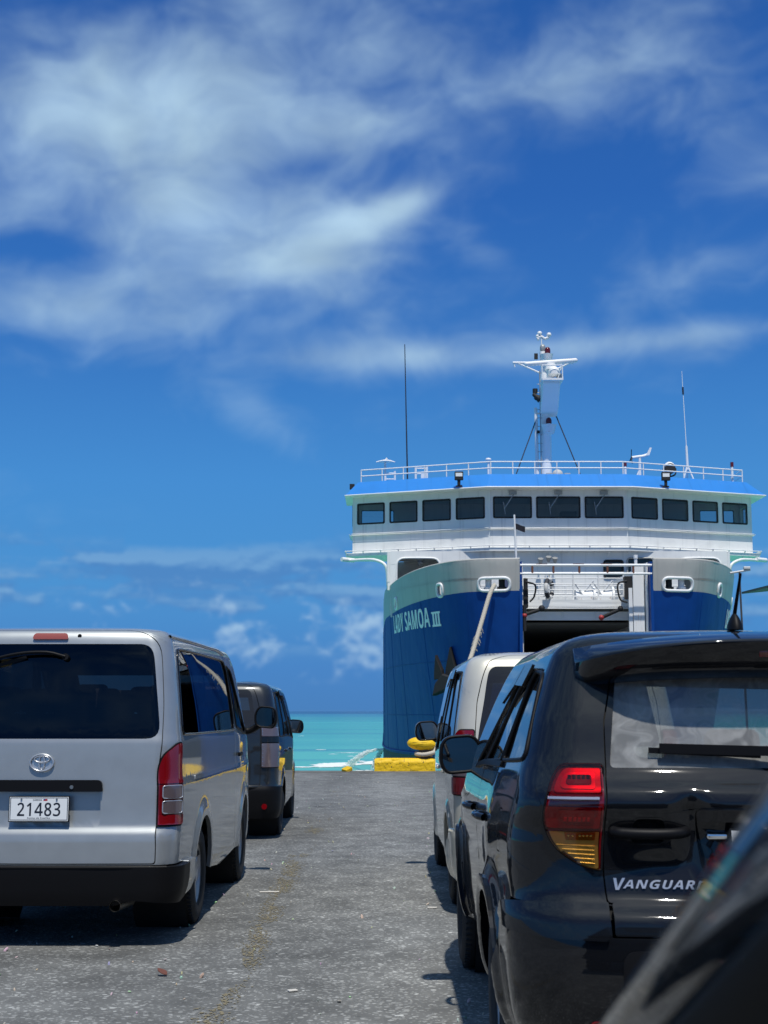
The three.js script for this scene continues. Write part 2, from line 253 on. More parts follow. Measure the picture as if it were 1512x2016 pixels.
// ---------------------------------------------------------------- vehicles
const M = {};
{
  const dust = dataTex(512, 512, (i, j) => { const v = 0.5 + 0.5 * fbm(i / 60, j / 60, 4); const k = 0.86 + 0.14 * v; return [k, k, k * 0.985]; }, false);
  const smear = dataTex(512, 512, (i, j) => { const v = fbm(i / 90 + fbm(i / 50, j / 50, 2), j / 22, 4), k = 0.08 + 0.34 * ss(-0.1, 0.6, v); return [k, k, k]; }, false);
  M.smear = smear;
  const dirtAndSheen = dataTex(512, 512, (i, j) => { const v = fbm(i / 70 + fbm(i / 60, j / 40, 2) * 1.5, j / 150, 5, 0.55), w = fbm(i / 25 + 8, j / 30, 3), k = 0.76 - 0.3 * ss(-0.25, 0.5, v) - 0.1 * ss(0, 0.5, w); return [k, k, k]; }, false);
  const coat = { clearcoat: 1, clearcoatRoughness: 0.035 };
  M.silver = phys([0.39, 0.415, 0.43], 0.42, { metalness: 0.5, map: dust, ...coat });
  M.champagne = phys([0.66, 0.635, 0.545], 0.42, { metalness: 0.25, map: dust, ...coat });
  M.charcoal = phys([0.016, 0.018, 0.02], 0.38, { metalness: 0.4, ...coat });
  M.black = phys([0.0035, 0.004, 0.0055], 0.5, { specularIntensity: 0.15, ...coat });
  M.badge = std([0.6, 0.61, 0.62], 0.28, { metalness: 0.7 });
  M.trim = phys([0.005, 0.005, 0.006], 0.5, { specularIntensity: 0.35 });
  M.gloss = phys([0.008, 0.008, 0.009], 0.12);
  M.under = std([0.01, 0.01, 0.01], 0.9);
  M.liner = std([0.05, 0.05, 0.052], 0.95);
  M.cloth = std([0.045, 0.046, 0.05], 0.95);
  M.gap = std([0.004, 0.004, 0.004], 0.9);
  M.tyre = std([0.018, 0.018, 0.018], 0.82);
  M.alloy = std([0.5, 0.5, 0.5], 0.42, { metalness: 0.35 });
  M.chrome = std([0.86, 0.87, 0.88], 0.08, { metalness: 1 });
  M.steel = std([0.4, 0.38, 0.35], 0.35, { metalness: 1 });
  M.mirror = std([0.30, 0.31, 0.32], 0.04, { metalness: 1 });
  const glass = (c, extra) => phys(c, 0.0, { transmission: 1, thickness: 0, ior: 1.5, ...extra });
  M.tint = glass([0.085, 0.09, 0.095]);
  M.tintMid = glass([0.2, 0.215, 0.22]);
  M.clear = glass([0.62, 0.68, 0.66]);
  M.dustyCloudSheen = phys([0.44, 0.445, 0.435], 0.0, { transmission: 0.9, transmissionMap: dirtAndSheen, thickness: 0, ior: 1.5 });  // dust film, made paler to stand in for bright clouds reflected in the glass
  M.lensRed = phys([0.19, 0.003, 0.006], 0.08, { clearcoat: 1, clearcoatRoughness: 0.02 });
  M.lensRedDark = phys([0.13, 0.003, 0.005], 0.1, { clearcoat: 1, clearcoatRoughness: 0.02 });
  M.lensClear = phys([0.15, 0.115, 0.12], 0.15, { clearcoat: 1, clearcoatRoughness: 0.02, metalness: 0.3 });
  M.lensAmber = phys([0.30, 0.17, 0.045], 0.12, { clearcoat: 1, clearcoatRoughness: 0.02, metalness: 0.2 });
  M.coverRed = phys([0.70, 0.010, 0.05], 0.02, { transmission: 1, thickness: 0, ior: 1.5 });
  M.coverAmber = phys([0.74, 0.52, 0.22], 0.02, { transmission: 1, thickness: 0, ior: 1.5 });
  M.coverClear = phys([0.9, 0.9, 0.9], 0.03, { transmission: 1, thickness: 0, ior: 1.5 });
  M.reflector = std([0.62, 0.62, 0.62], 0.35, { metalness: 0.6 });
  M.greyTint = phys([0.16, 0.165, 0.17], 0.0, { transmission: 0.86, thickness: 0, ior: 1.5 });
  M.brakeBar = phys([0.30, 0.07, 0.05], 0.2, { clearcoat: 1 });
}
function pchip(xs, ys) {
  const n = xs.length, h = [], d = [], m = new Array(n); for (let i = 0; i < n - 1; i++) { h.push(xs[i + 1] - xs[i]); d.push((ys[i + 1] - ys[i]) / h[i]); }
  m[0] = d[0]; m[n - 1] = d[n - 2]; for (let i = 1; i < n - 1; i++) m[i] = d[i - 1] * d[i] <= 0 ? 0 : (3 * (h[i - 1] + h[i])) / ((2 * h[i] + h[i - 1]) / d[i - 1] + (h[i] + 2 * h[i - 1]) / d[i]);
  return (x) => { if (x <= xs[0]) return ys[0] + m[0] * (x - xs[0]); if (x >= xs[n - 1]) return ys[n - 1] + m[n - 1] * (x - xs[n - 1]); let i = 0; while (xs[i + 1] < x) i++; const t = (x - xs[i]) / h[i], t2 = t * t, t3 = t2 * t; return (2 * t3 - 3 * t2 + 1) * ys[i] + (t3 - 2 * t2 + t) * h[i] * m[i] + (-2 * t3 + 3 * t2) * ys[i + 1] + (t3 - t2) * h[i] * m[i + 1]; };
}
// A car body unrolled: s runs from the middle of the back round the corner and along the side to the middle of the front, v runs up the side and over the roof.
// rows: [v, height, half width, where the back is, where the front is, radius of the back corners, of the front corners]; x right, back at z = 0, front at z = -L
class Body extends Skin {
  constructor(o) {
    super(null); Object.assign(this, { bow: 0.05, tr: 0.03, tf: 0.06, Lr: 1.3, Lf: 1.6, flares: [], dents: [] }, o);
    const xs = o.rows.map((r) => r[0]); this.row = [1, 2, 3, 4, 5, 6].map((k) => pchip(xs, o.rows.map((r) => r[k])));
    this.vmax = xs[xs.length - 1]; this.A = o.W - o.rc; this.C = (o.rc * Math.PI) / 2; this.S = o.L - o.rc - o.rcf; this.C2 = (o.rcf * Math.PI) / 2; this.A2 = o.W - o.rcf;
    this.end = this.A + this.C + this.S + this.C2 + this.A2; this.P = (s, v) => this.place(s, v);
  }
  normal(s, v) { const n = super.normal(s, v); if (v > this.vmax - 0.75 && n.y < 0) n.negate(); return n; }
  rx(x) { return (x / (this.W - this.rc)) * this.A; }
  sd(t) { return this.A + this.C + (t - this.rc); }
  place(s, v) {
    v = Math.min(v, this.vmax);
    const [y, w, R, F, rc, rcf] = this.row.map((f) => f(v)), sg = s < 0 ? -1 : 1; let a = Math.min(Math.abs(s), this.end), x, t; const { A, C, S, C2, A2, L } = this;
    if (a <= A) { x = (a / A) * (w - rc); t = R; }
    else if (a <= A + C) { const th = ((a - A) / C) * Math.PI / 2; x = w - rc + rc * Math.sin(th); t = R + rc * (1 - Math.cos(th)); }
    else if (a <= A + C + S) {
      const q = this.rc + (a - A - C), dR = R + rc - this.rc, dF = F - rcf - (L - this.rcf), b0 = this.rc, b1 = L - this.rcf, fr = Math.max(0.9, 2 * Math.abs(dR)), ff = Math.max(0.9, 2 * Math.abs(dF)), soft = 1 - ss(0.55, 0.95, (fr + ff) / (1.9 * S)), uu = (q - b0) / S, wR = lerp(1 - uu, 1 - ss(0, Math.min(fr, S), q - b0), soft), wF = lerp(uu, 1 - ss(0, Math.min(ff, S), b1 - q), soft);
      x = w; t = q + dR * wR + dF * wF + this.bow * (1 - ss(0, 0.7, q - b0));
    } else if (a <= A + C + S + C2) { const th = ((a - A - C - S) / C2) * Math.PI / 2; x = w - rcf + rcf * Math.cos(th); t = F - rcf + rcf * Math.sin(th); }
    else { x = (w - rcf) * (1 - (a - A - C - S - C2) / A2); t = F; }
    if (a <= A + C) t += this.bow * (w > 0.01 ? (x / w) ** 2 : 0);
    const edge = w > 0.01 ? x / w : 0, low = clamp(w / this.W);
    const kr = Math.max(0, 1 - t / this.Lr), kf = Math.max(0, 1 - (L - t) / this.Lf);
    x -= edge * low * (this.tr * kr * kr + this.tf * kf * kf);
    if (edge > 0.9) for (const f of this.flares) { const d = Math.hypot(t - f.t, y - f.y); x += f.amt * Math.exp(-(((d - f.r) / f.w) ** 2)) * ss(0.9, 1, edge) * (y > f.y - 0.25 ? 1 : 0.4); }
    const p = V3(sg * x, y, -t);
    for (const d of this.dents) { const q = Math.exp(-(((p.x - d.x) / d.a) ** 2) - (((p.y - d.y) / d.b) ** 2)); if (t < 0.5) p.z += d.amt * q; }
    return p;
  }
}
function wheelParts(parent, x, y, z, R, w, side, style) {
  const g = new THREE.Group(); g.name = 'wheel'; g.position.set(x, y, z); g.rotation.y = side > 0 ? 0 : Math.PI; parent.add(g); // outer face towards +x
  const prof = [[R * 0.6, -w * 0.42], [R * 0.66, -w * 0.5], [R * 0.86, -w * 0.52], [R * 0.97, -w * 0.42], [R, -w * 0.3], [R, -w * 0.19], [R - 0.009, -w * 0.185], [R - 0.009, -w * 0.155], [R, -w * 0.15], [R, -w * 0.02], [R - 0.009, -w * 0.015], [R - 0.009, w * 0.015], [R, w * 0.02], [R, w * 0.15], [R - 0.009, w * 0.155], [R - 0.009, w * 0.185], [R, w * 0.19], [R, w * 0.3], [R * 0.97, w * 0.42], [R * 0.86, w * 0.52], [R * 0.66, w * 0.5], [R * 0.6, w * 0.42]];
  const blocks = []; for (let i = 0; i < 64; i++) { const a = (i / 64) * 6.2832; for (const sx of [-1, 1]) blocks.push(box(0.010, R * 0.04, w * 0.14, 0, 0, 0).applyMatrix4(new THREE.Matrix4().makeTranslation(0, R - 0.002, sx * w * 0.37 )).applyMatrix4(new THREE.Matrix4().makeRotationZ(a + (sx > 0 ? 0.03 : 0)))); }
  mesh('tyre', mg([lathe(prof, 56).rotateX(Math.PI / 2), ...blocks]).rotateY(Math.PI / 2), M.tyre, g);
  const rp = [[R * 0.61, -w * 0.4], [R * 0.58, -w * 0.2], [R * 0.55, 0], [R * 0.6, w * 0.36], [R * 0.635, w * 0.43], [R * 0.65, w * 0.40]];
  const parts = [lathe(rp, 48).rotateX(Math.PI / 2)], n = style === 'five' ? 5 : 7, f = w * 0.33;
  for (let i = 0; i < n; i++) { const a = (i / n) * 6.2832; const sp = style === 'five' ? rbox(R * 0.17, R * 0.52, 0.03, 0.012, 0, R * 0.34, f - 0.012, -0.05) : rbox(R * 0.11, R * 0.52, 0.03, 0.01, 0, R * 0.34, f - 0.012, -0.05); parts.push(sp.applyMatrix4(new THREE.Matrix4().makeRotationZ(a))); }
  parts.push(at(new THREE.CylinderGeometry(R * 0.16, R * 0.19, 0.05, 20), 0, 0, f - 0.01, Math.PI / 2));
  mesh('rim', mg(parts).rotateY(Math.PI / 2), M.alloy, g);
  mesh('brake_disc', at(new THREE.CylinderGeometry(R * 0.5, R * 0.5, 0.02, 32), 0, 0, -w * 0.05, Math.PI / 2).rotateY(Math.PI / 2), M.under, g);
  return g;
}
function seatShape(x, z, w = 0.46, h = 0.62, y = 0.62) { return [rbox(w, h, 0.13, 0.05, x, y + h / 2, z, -0.14), rbox(w, 0.16, 0.5, 0.05, x, y, z - 0.24), rbox(w * 0.55, 0.18, 0.1, 0.045, x, y + h + 0.1, z + 0.07, -0.1), box(w * 0.3, 0.1, 0.03, x, y + h, z + 0.05)]; }
// outer mirror: housing, glass and arm; hangs on the front door
function doorMirror(parent, side, p, w, h, mat, armTo, turn = 0.12) {
  const g = new THREE.Group(); g.name = 'door_mirror'; g.position.set(...p); g.rotation.y = side * turn; parent.add(g);
  const prof = poly([[-w / 2, -h * 0.42, 0.06], [w * 0.36, -h / 2, 0.06], [w / 2, -h * 0.2, 0.07], [w * 0.46, h * 0.44, 0.07], [-w * 0.3, h / 2, 0.08], [-w / 2, h * 0.2, 0.06]].map(([x, y, r]) => [x * side, y, Math.min(r, w * 0.3)]), 0, 6);
  const sh = new THREE.Shape(prof.map(([x, y]) => new THREE.Vector2(x, y)));
  const ge = new THREE.ExtrudeGeometry(sh, { depth: 0.05, bevelEnabled: true, bevelThickness: 0.055, bevelSize: -0.002, bevelOffset: 0, bevelSegments: 1, steps: 1 });
  // the shell swells forwards from the glass rim to a rounded nose
  const N = prof.length, pos = [], idx = [], rings = [[0, 1], [-0.02, 1.04], [-0.06, 1.0], [-0.1, 0.84], [-0.13, 0.55], [-0.142, 0.2]];
  rings.forEach(([z, k]) => prof.forEach(([x, y]) => pos.push(x * k, y * k, z)));
  for (let r = 0; r < rings.length - 1; r++) for (let i = 0; i < N; i++) { const a = r * N + i, b = r * N + ((i + 1) % N); idx.push(a, a + N, b, b, a + N, b + N); }
  const c = pos.length / 3; pos.push(0, 0, -0.145); for (let i = 0; i < N; i++) idx.push((rings.length - 1) * N + i, c, (rings.length - 1) * N + ((i + 1) % N));
  const gg = new THREE.BufferGeometry(); gg.setAttribute('position', new THREE.Float32BufferAttribute(pos, 3)); gg.setIndex(idx); gg.computeVertexNormals(); ge.dispose();
  mesh('housing', gg, mat, g);
  const rim = []; for (let i = 0; i < N; i++) { rim.push([prof[i][0] * 0.965, prof[i][1] * 0.955, 0.001]); }
  mesh('rim', mg([new THREE.TubeGeometry(new THREE.CatmullRomCurve3(rim.map((q) => V3(...q)), true, 'centripetal'), 60, 0.009, 6, true)]), M.trim, g);
  const gs = new THREE.Shape(prof.map(([x, y]) => new THREE.Vector2(x * 0.95, y * 0.94))); mesh('mirror_glass', new THREE.ShapeGeometry(gs).translate(0, 0, -0.006), M.mirror, g);
  const q = V3(...armTo).sub(V3(...p)).applyAxisAngle(V3(0, 1, 0), -side * turn);
  mesh('arm', [tube([[-side * w * 0.3, -h * 0.3, -0.07], [-side * w * 0.5 + q.x * 0.3, -h * 0.5 + q.y * 0.2, -0.07], [q.x, q.y, q.z]], 0.032, 12, 8)], M.trim, g);
  return g;
}
// ---------------------------------------------------------------- silver passenger van, front left of the frame
function plateTexture(num, top, bottom) {
  const c = document.createElement('canvas'); c.width = 768; c.height = 300; const x = c.getContext('2d');
  x.fillStyle = '#dfe3e4'; x.fillRect(0, 0, 768, 300); x.strokeStyle = '#1b2533'; x.lineWidth = 9; x.strokeRect(12, 12, 744, 276);
  x.fillStyle = '#141c2b'; x.textAlign = 'center'; x.textBaseline = 'middle'; x.font = 'bold 200px monospace'; x.save(); x.translate(384, 158); x.scale(0.98, 1.12); x.fillText(num, 0, 0); x.restore();
  x.font = 'bold 34px sans-serif'; x.fillText(top, 360, 38); x.fillStyle = '#a3202c'; x.fillRect(440, 24, 52, 26); x.fillStyle = '#1e2f7a'; x.fillRect(440, 24, 22, 14);
  x.fillStyle = '#27303d'; x.font = 'bold 32px sans-serif'; x.fillText(bottom, 384, 264);
  const t = new THREE.CanvasTexture(c); t.colorSpace = THREE.SRGBColorSpace; return t;
}
function numberPlate(parent, w, h, x, y, z, tilt, tex) {
  const g = new THREE.Group(); g.name = 'number_plate'; g.position.set(x, y, z); g.rotation.x = tilt; parent.add(g);
  mesh('plate', rbox(w + 0.012, h + 0.012, 0.008, 0.003), M.trim, g);
  mesh('plate_face', new THREE.PlaneGeometry(w, h).translate(0, 0, 0.0062), std([1, 1, 1], 0.45, { map: tex }), g);
  for (const [a, b] of [[-0.3, 0.4], [0.3, 0.4]]) mesh('screw', at(new THREE.CylinderGeometry(0.006, 0.006, 0.006, 10), a * w, b * h, 0.009, Math.PI / 2), M.steel, g);
  return g;
}
{
  const X = thing('passenger_van', 'silver passenger van seen from behind, white number plate 21483, at the left', 'van', [-2.17, 0, -9.3], -0.018);
  const L = 4.72, W = 0.88;
  const B = new Body({ L, W, rc: 0.16, rcf: 0.25, bow: 0.035, tr: 0.02, tf: 0.07, rows: [
    [0.20, 0.20, 0.80, 0.05, 4.58, 0.13, 0.22], [0.36, 0.36, 0.862, 0.012, 4.68, 0.14, 0.24], [0.52, 0.52, 0.874, 0.0, 4.70, 0.15, 0.25], [0.64, 0.64, 0.879, 0.0, 4.70, 0.155, 0.25], [0.685, 0.685, 0.880, 0.005, 4.70, 0.16, 0.25], [0.755, 0.755, 0.880, 0.033, 4.69, 0.16, 0.25], [0.98, 0.98, 0.880, 0.044, 4.64, 0.16, 0.26], [1.03, 1.03, 0.874, 0.046, 4.60, 0.16, 0.26], [1.25, 1.25, 0.868, 0.055, 4.42, 0.155, 0.28], [1.32, 1.32, 0.858, 0.07, 4.30, 0.15, 0.28], [1.60, 1.60, 0.825, 0.115, 3.98, 0.14, 0.26], [1.87, 1.87, 0.785, 0.165, 3.66, 0.13, 0.24],
    [1.95, 1.94, 0.765, 0.185, 3.50, 0.13, 0.24], [2.00, 1.978, 0.73, 0.215, 3.40, 0.13, 0.24], [2.09, 2.0, 0.65, 0.30, 3.28, 0.14, 0.24], [2.32, 2.02, 0.42, 0.55, 3.05, 0.12, 0.2], [2.72, 2.03, 0.015, 0.95, 2.7, 0.01, 0.01]] });
  const axR = 1.15, axF = 3.72, yw = 0.335, ra = 0.40;
  B.flares.push({ t: axR, y: yw, r: ra + 0.03, w: 0.07, amt: 0.02 }, { t: axF, y: yw, r: ra + 0.03, w: 0.07, amt: 0.02 });
  const arch = (t) => { const o = []; for (let i = 0; i <= 16; i++) { const a = Math.PI - (i / 16) * Math.PI; o.push([B.sd(t) + Math.cos(a) * ra, Math.max(0.27, yw + Math.sin(a) * ra)]); } return o; };
  const half = [[0, 0.505], [B.rx(0.84), 0.505], [B.sd(0.30), 0.505], [B.sd(0.50), 0.44], ...arch(axR), [B.sd(2.4), 0.27], ...arch(axF), [B.sd(4.3), 0.26], [B.end, 0.26], [B.end, 1.22], [B.sd(L - 0.25) + 0.32, 1.22], [B.sd(L - 0.25) + 0.3, 1.80], [B.end, 1.80], [B.end, 2.72], [0, 2.72]];
  const outline = [...mirrorS(half).slice(0, -1), ...half.slice(1, -1)];
  const gate = poly([[B.rx(-0.745), 0.515, 0.02], [B.rx(0.745), 0.515, 0.02], [B.rx(0.745), 0.75, 0], [B.rx(0.745), 1.0, 0.02], [B.rx(0.775), 1.25, 0.06], [B.rx(0.80), 1.5, 0.05], [B.rx(0.81), 1.9, 0.12], [B.rx(0.66), 2.015, 0.1], [B.rx(-0.66), 2.015, 0.1], [B.rx(-0.81), 1.9, 0.12], [B.rx(-0.80), 1.5, 0.05], [B.rx(-0.775), 1.25, 0.06], [B.rx(-0.745), 1.0, 0.02], [B.rx(-0.745), 0.75, 0]]);
  const grow = (p, d) => { const cx = 0, cy = 1.25; return p.map(([x, y]) => [x + Math.sign(x - cx) * d, y + Math.sign(y - cy) * d]); };
  const side1 = poly([[B.sd(0.21), 1.31, 0.06], [B.sd(3.02), 1.31, 0.07], [B.sd(2.98), 1.87, 0.07], [B.sd(0.26), 1.87, 0.08]]);
  const door = poly([[B.sd(3.14), 1.33, 0.04], [B.sd(3.95), 1.26, 0.05], [B.sd(4.22), 1.30, 0.04], [B.sd(3.86), 1.80, 0.06], [B.sd(3.14), 1.83, 0.05]]);
  const wins = [side1, door];
  const dseam = slot(roundLine([[B.sd(3.08), 1.9], [B.sd(3.06), 1.2], [B.sd(3.0), 0.62], [B.sd(3.1), 0.34]], 0.05), 0.007);
  const fuel = slot(poly([[B.sd(2.55), 0.78, 0.02], [B.sd(2.72), 0.78, 0.02], [B.sd(2.72), 0.96, 0.02], [B.sd(2.55), 0.96, 0.02]]).concat([[B.sd(2.55), 0.80]]), 0.006);
  const holes = [grow(gate, 0.007), ...wins, ...wins.map(mirrorS), dseam, mirrorS(dseam)];
  const body = mesh('body', B.geo(outline, { holes, rim: 0.03, edge: 0.055 }), M.silver, X);
  mesh('seam', [B.geo(slot(roundLine([[B.sd(3.08), 1.9], [B.sd(3.06), 1.2], [B.sd(3.0), 0.62], [B.sd(3.1), 0.34]], 0.05), 0.03), { off: -0.012 }), B.geo(mirrorS(slot(roundLine([[B.sd(3.08), 1.9], [B.sd(3.06), 1.2], [B.sd(3.0), 0.62], [B.sd(3.1), 0.34]], 0.05), 0.03)), { off: -0.012 }), B.geo(grow(gate, 0.04), { holes: [grow(gate, -0.02)], off: -0.02, edge: 0.1 })], M.gap, body);
  mesh('inner_lining', B.geo(outline, { holes: [gate, ...wins, ...wins.map(mirrorS)], off: -0.035, edge: 0.14 }), M.liner, X);
  // tailgate with window, plate recess, grip strip
  const rw = poly([[B.rx(-0.77), 1.285, 0.1], [B.rx(0.77), 1.285, 0.1], [B.rx(0.745), 1.895, 0.09], [B.rx(-0.745), 1.895, 0.09]]);
  const rec = poly([[B.rx(-0.39), 0.735, 0.03], [B.rx(0.39), 0.735, 0.03], [B.rx(0.385), 0.965, 0.02], [B.rx(-0.385), 0.965, 0.02]]);
  const tg = mesh('tailgate', B.geo(gate, { holes: [rw, rec], rim: 0.03, edge: 0.02 }), M.silver, X);
  mesh('plate_recess', [B.geo(rec, { off: -0.03, edge: 0.08 })], M.silver, tg);
  mesh('tailgate_lining', B.geo(gate, { holes: [rw], off: -0.045, edge: 0.14 }), M.liner, tg);
  mesh('rear_window', B.geo(rw, { off: -0.006, edge: 0.09 }), M.tint, X);
  mesh('window_seal', [B.geo(poly([[B.rx(-0.782), 1.272, 0.1], [B.rx(0.782), 1.272, 0.1], [B.rx(0.757), 1.907, 0.09], [B.rx(-0.757), 1.907, 0.09]]), { holes: [poly([[B.rx(-0.75), 1.303, 0.08], [B.rx(0.75), 1.303, 0.08], [B.rx(0.727), 1.877, 0.07], [B.rx(-0.727), 1.877, 0.07]])], off: -0.009, edge: 0.1 })], M.gloss, tg);
  const grip = poly([[B.rx(-0.40), 0.955, 0.01], [B.rx(0.40), 0.955, 0.012], [B.rx(0.395), 1.028, 0.03], [B.rx(-0.395), 1.028, 0.03]]);
  const gr = mesh('grip_strip', B.geo(grip, { off: 0.028, rim: 0.06, edge: 0.06 }), M.trim, tg);
  mesh('lock', at(new THREE.CylinderGeometry(0.012, 0.012, 0.01, 14), 0.2, 0.985, -0.046 + 0.03, Math.PI / 2), M.steel, gr);
  numberPlate(X, 0.372, 0.148, 0, 0.85, -0.008, -0.05, plateTexture('21483', 'SAMOA', 'Penina ole Pasefika'));
  // emblem: three ovals
  const oval = (rx, ry, cy, r) => { const p = []; for (let i = 0; i < 36; i++) { const a = (i / 36) * 6.2832; p.push([B.rx(Math.cos(a) * rx), 1.135 + cy + Math.sin(a) * ry]); } return B.bead(p, r, 0.012, true, 6); };
  mesh('emblem', [oval(0.076, 0.052, 0, 0.0065), oval(0.049, 0.020, 0.022, 0.005), oval(0.017, 0.046, 0.002, 0.005), B.geo(poly([[B.rx(-0.07), 1.09, 0.06], [B.rx(0.07), 1.09, 0.06], [B.rx(0.07), 1.18, 0.06], [B.rx(-0.07), 1.18, 0.06]]), { off: 0.003, edge: 0.05 })], M.badge, tg);
  // high brake light and washer jet
  mesh('high_brake_light', B.geo(poly([[B.rx(-0.135), 1.925, 0.018], [B.rx(0.135), 1.925, 0.018], [B.rx(0.125), 1.967, 0.02], [B.rx(-0.125), 1.967, 0.02]]), { off: 0.016, rim: 0.03, edge: 0.03 }), M.brakeBar, tg);
  mesh('washer_jet', at(new THREE.CylinderGeometry(0.013, 0.013, 0.03, 12), 0.185, 1.945, -0.20, Math.PI / 2), M.trim, tg);
  // wiper parked across the top of the glass
  { const a = B.point(B.rx(0.12), 1.80, 0.03), b = B.point(B.rx(-0.02), 1.825, 0.045), c = B.point(B.rx(-0.55), 1.74, 0.03), d = B.point(B.rx(0.0), 1.822, 0.022), e = B.point(B.rx(-0.66), 1.665, 0.014); mesh('rear_wiper', [tube([a, b, B.point(B.rx(-0.25), 1.81, 0.045), c].map((q) => q.toArray()), 0.011, 16, 6), bar(a.toArray(), B.point(B.rx(0.12), 1.80, -0.01).toArray(), 0.022), beam(B.point(B.rx(-0.16), 1.80, 0.012).toArray(), e.toArray(), 0.008, 0.022)], M.trim, X); }
  // tail lamps: red, two pale lenses, red; curved shoulder at the top
  for (const sg of [1, -1]) {
    const f = sg > 0 ? (p) => p : mirrorS, g = new THREE.Group(); g.name = 'tail_lamp'; X.add(g);
    const x0 = B.rx(0.747), x1 = B.sd(0.135), sh = poly([[x0, 0.735, 0.01], [x1, 0.735, 0.03], [x1 + 0.006, 0.95, 0], [x1 - 0.01, 1.1, 0.03], [x1 - 0.004, 1.265, 0.02], [x1 - 0.06, 1.258, 0.05], [x0 + 0.035, 1.19, 0.06], [x0 + 0.004, 1.11, 0.06], [x0, 1.02, 0.03]]);
    mesh('lamp_housing', B.geo(f(sh), { off: 0.012, rim: 0.03, edge: 0.03 }), M.trim, g);
    const mk = (name, pts, mat, off = 0.018) => mesh(name, B.geo(f(poly(pts)), { off, rim: 0.012, edge: 0.03 }), mat, g);
    mk('red_lens', [[x0 + 0.008, 1.003, 0], [x1 - 0.006, 1.003, 0], [x1 - 0.016, 1.1, 0.02], [x1 - 0.012, 1.256, 0.012], [x1 - 0.062, 1.249, 0.05], [x0 + 0.043, 1.186, 0.06], [x0 + 0.012, 1.108, 0.06], [x0 + 0.008, 1.02, 0.02]], M.lensRed);
    mk('red_lens', [[x0 + 0.008, 0.745, 0.006], [x1 - 0.008, 0.745, 0.02], [x1 - 0.004, 0.808, 0], [x0 + 0.008, 0.808, 0]], M.lensRed);
    mk('red_lens', [[x0 + 0.008, 0.808, 0], [x1 - 0.004, 0.808, 0], [x1 - 0.004, 1.003, 0], [x0 + 0.008, 1.003, 0]], M.lensRedDark, 0.014);
    for (const y of [0.818, 0.912]) { const q = [[x0 + 0.032, y, 0.014], [x1 - 0.03, y, 0.014], [x1 - 0.03, y + 0.076, 0.014], [x0 + 0.032, y + 0.076, 0.014]]; mk('clear_lens', q, M.lensClear, 0.022); mesh('lens_edge', B.bead(f(poly(q)), 0.004, 0.022, true), M.badge, g); }
  }
  // bumper
  const bh = [[0, 0.27], [B.rx(0.5), 0.27], [B.rx(0.62), 0.30], [B.sd(0.2), 0.275], [B.sd(0.32), 0.30], [B.sd(0.36), 0.40], [B.sd(0.35), 0.495], [0, 0.495]];
  const bum = mesh('rear_bumper', B.geo([...mirrorS(bh).slice(0, -1), ...bh.slice(1, -1)], { off: 0.045, rim: 0.07, edge: 0.06 }), M.trim, X);
  mesh('step_edge', B.bead([[B.sd(-0.0) * -1, 0.492], [B.rx(-0.6), 0.494], [0, 0.494], [B.rx(0.6), 0.494], [B.sd(0.0), 0.492]], 0.012, 0.036), M.trim, bum);
  for (const sg of [1, -1]) { const f = sg > 0 ? (p) => p : mirrorS; mesh('bumper_end', B.geo(f(poly([[B.sd(0.375), 0.28, 0.02], [B.sd(0.62), 0.30, 0.02], [B.sd(0.70), 0.44, 0], [B.sd(0.62), 0.50, 0.01], [B.sd(0.365), 0.50, 0.01]])), { off: 0.03, rim: 0.05 }), M.silver, bum); }
  mesh('exhaust_pipe', at(new THREE.CylinderGeometry(0.034, 0.034, 0.5, 20, 1, true), 0.5, 0.245, -0.22, Math.PI / 2 - 0.06), M.steel, X);
  // glass
  for (const sg of [1, -1]) { const f = sg > 0 ? (p) => p : mirrorS; for (const w of wins) { const q = mesh('side_window', B.geo(f(w), { off: -0.006, edge: 0.09 }), w === door ? M.tintMid : M.tint, X); mesh('window_seal', B.bead(f(w), 0.009, 0.002, true), w === door ? M.trim : M.gloss, q); }
    mesh('window_pillar', B.geo(f(poly([[B.sd(1.69), 1.305], [B.sd(1.75), 1.305], [B.sd(1.75), 1.875], [B.sd(1.69), 1.875]])), { off: -0.03 }), M.trim, X);
    mesh('drip_rail', B.bead(f([[B.sd(0.12), 1.955], [B.sd(1), 1.958], [B.sd(2), 1.958], [B.sd(3.2), 1.955], [B.sd(3.75), 1.93]]), 0.013, 0.004), sg > 0 ? M.silver : M.silver, X);
    mesh('side_moulding', B.geo(f(poly([[B.sd(0.72), 1.0, 0.01], [B.sd(4.3), 1.0, 0.01], [B.sd(4.3), 1.03, 0.01], [B.sd(0.72), 1.03, 0.01]])), { off: 0.006, rim: 0.008, edge: 0.1 }), M.silver, body);
    const hd = mesh('door_handle', [rbox(0.022, 0.035, 0.2, 0.01, sg * (W + 0.012), 1.1, -3.24)], M.trim, X);
    for (const t of [axR, axF]) wheelParts(X, sg * (W - 0.125), yw, -t, yw, 0.2, sg, 'seven');
    for (const t of [axR, axF]) mesh('wheel_well', new THREE.CylinderGeometry(ra + 0.02, ra + 0.02, 0.36, 32, 1, true, 0, Math.PI * 2).rotateZ(Math.PI / 2).translate(sg * (W - 0.24), yw + 0.02, -t), M.under, X);
    doorMirror(X, sg, [sg * 1.03, 1.405, -3.98], 0.20, 0.20, M.trim, [sg * 0.80, 1.30, -4.05], -0.1);
  }
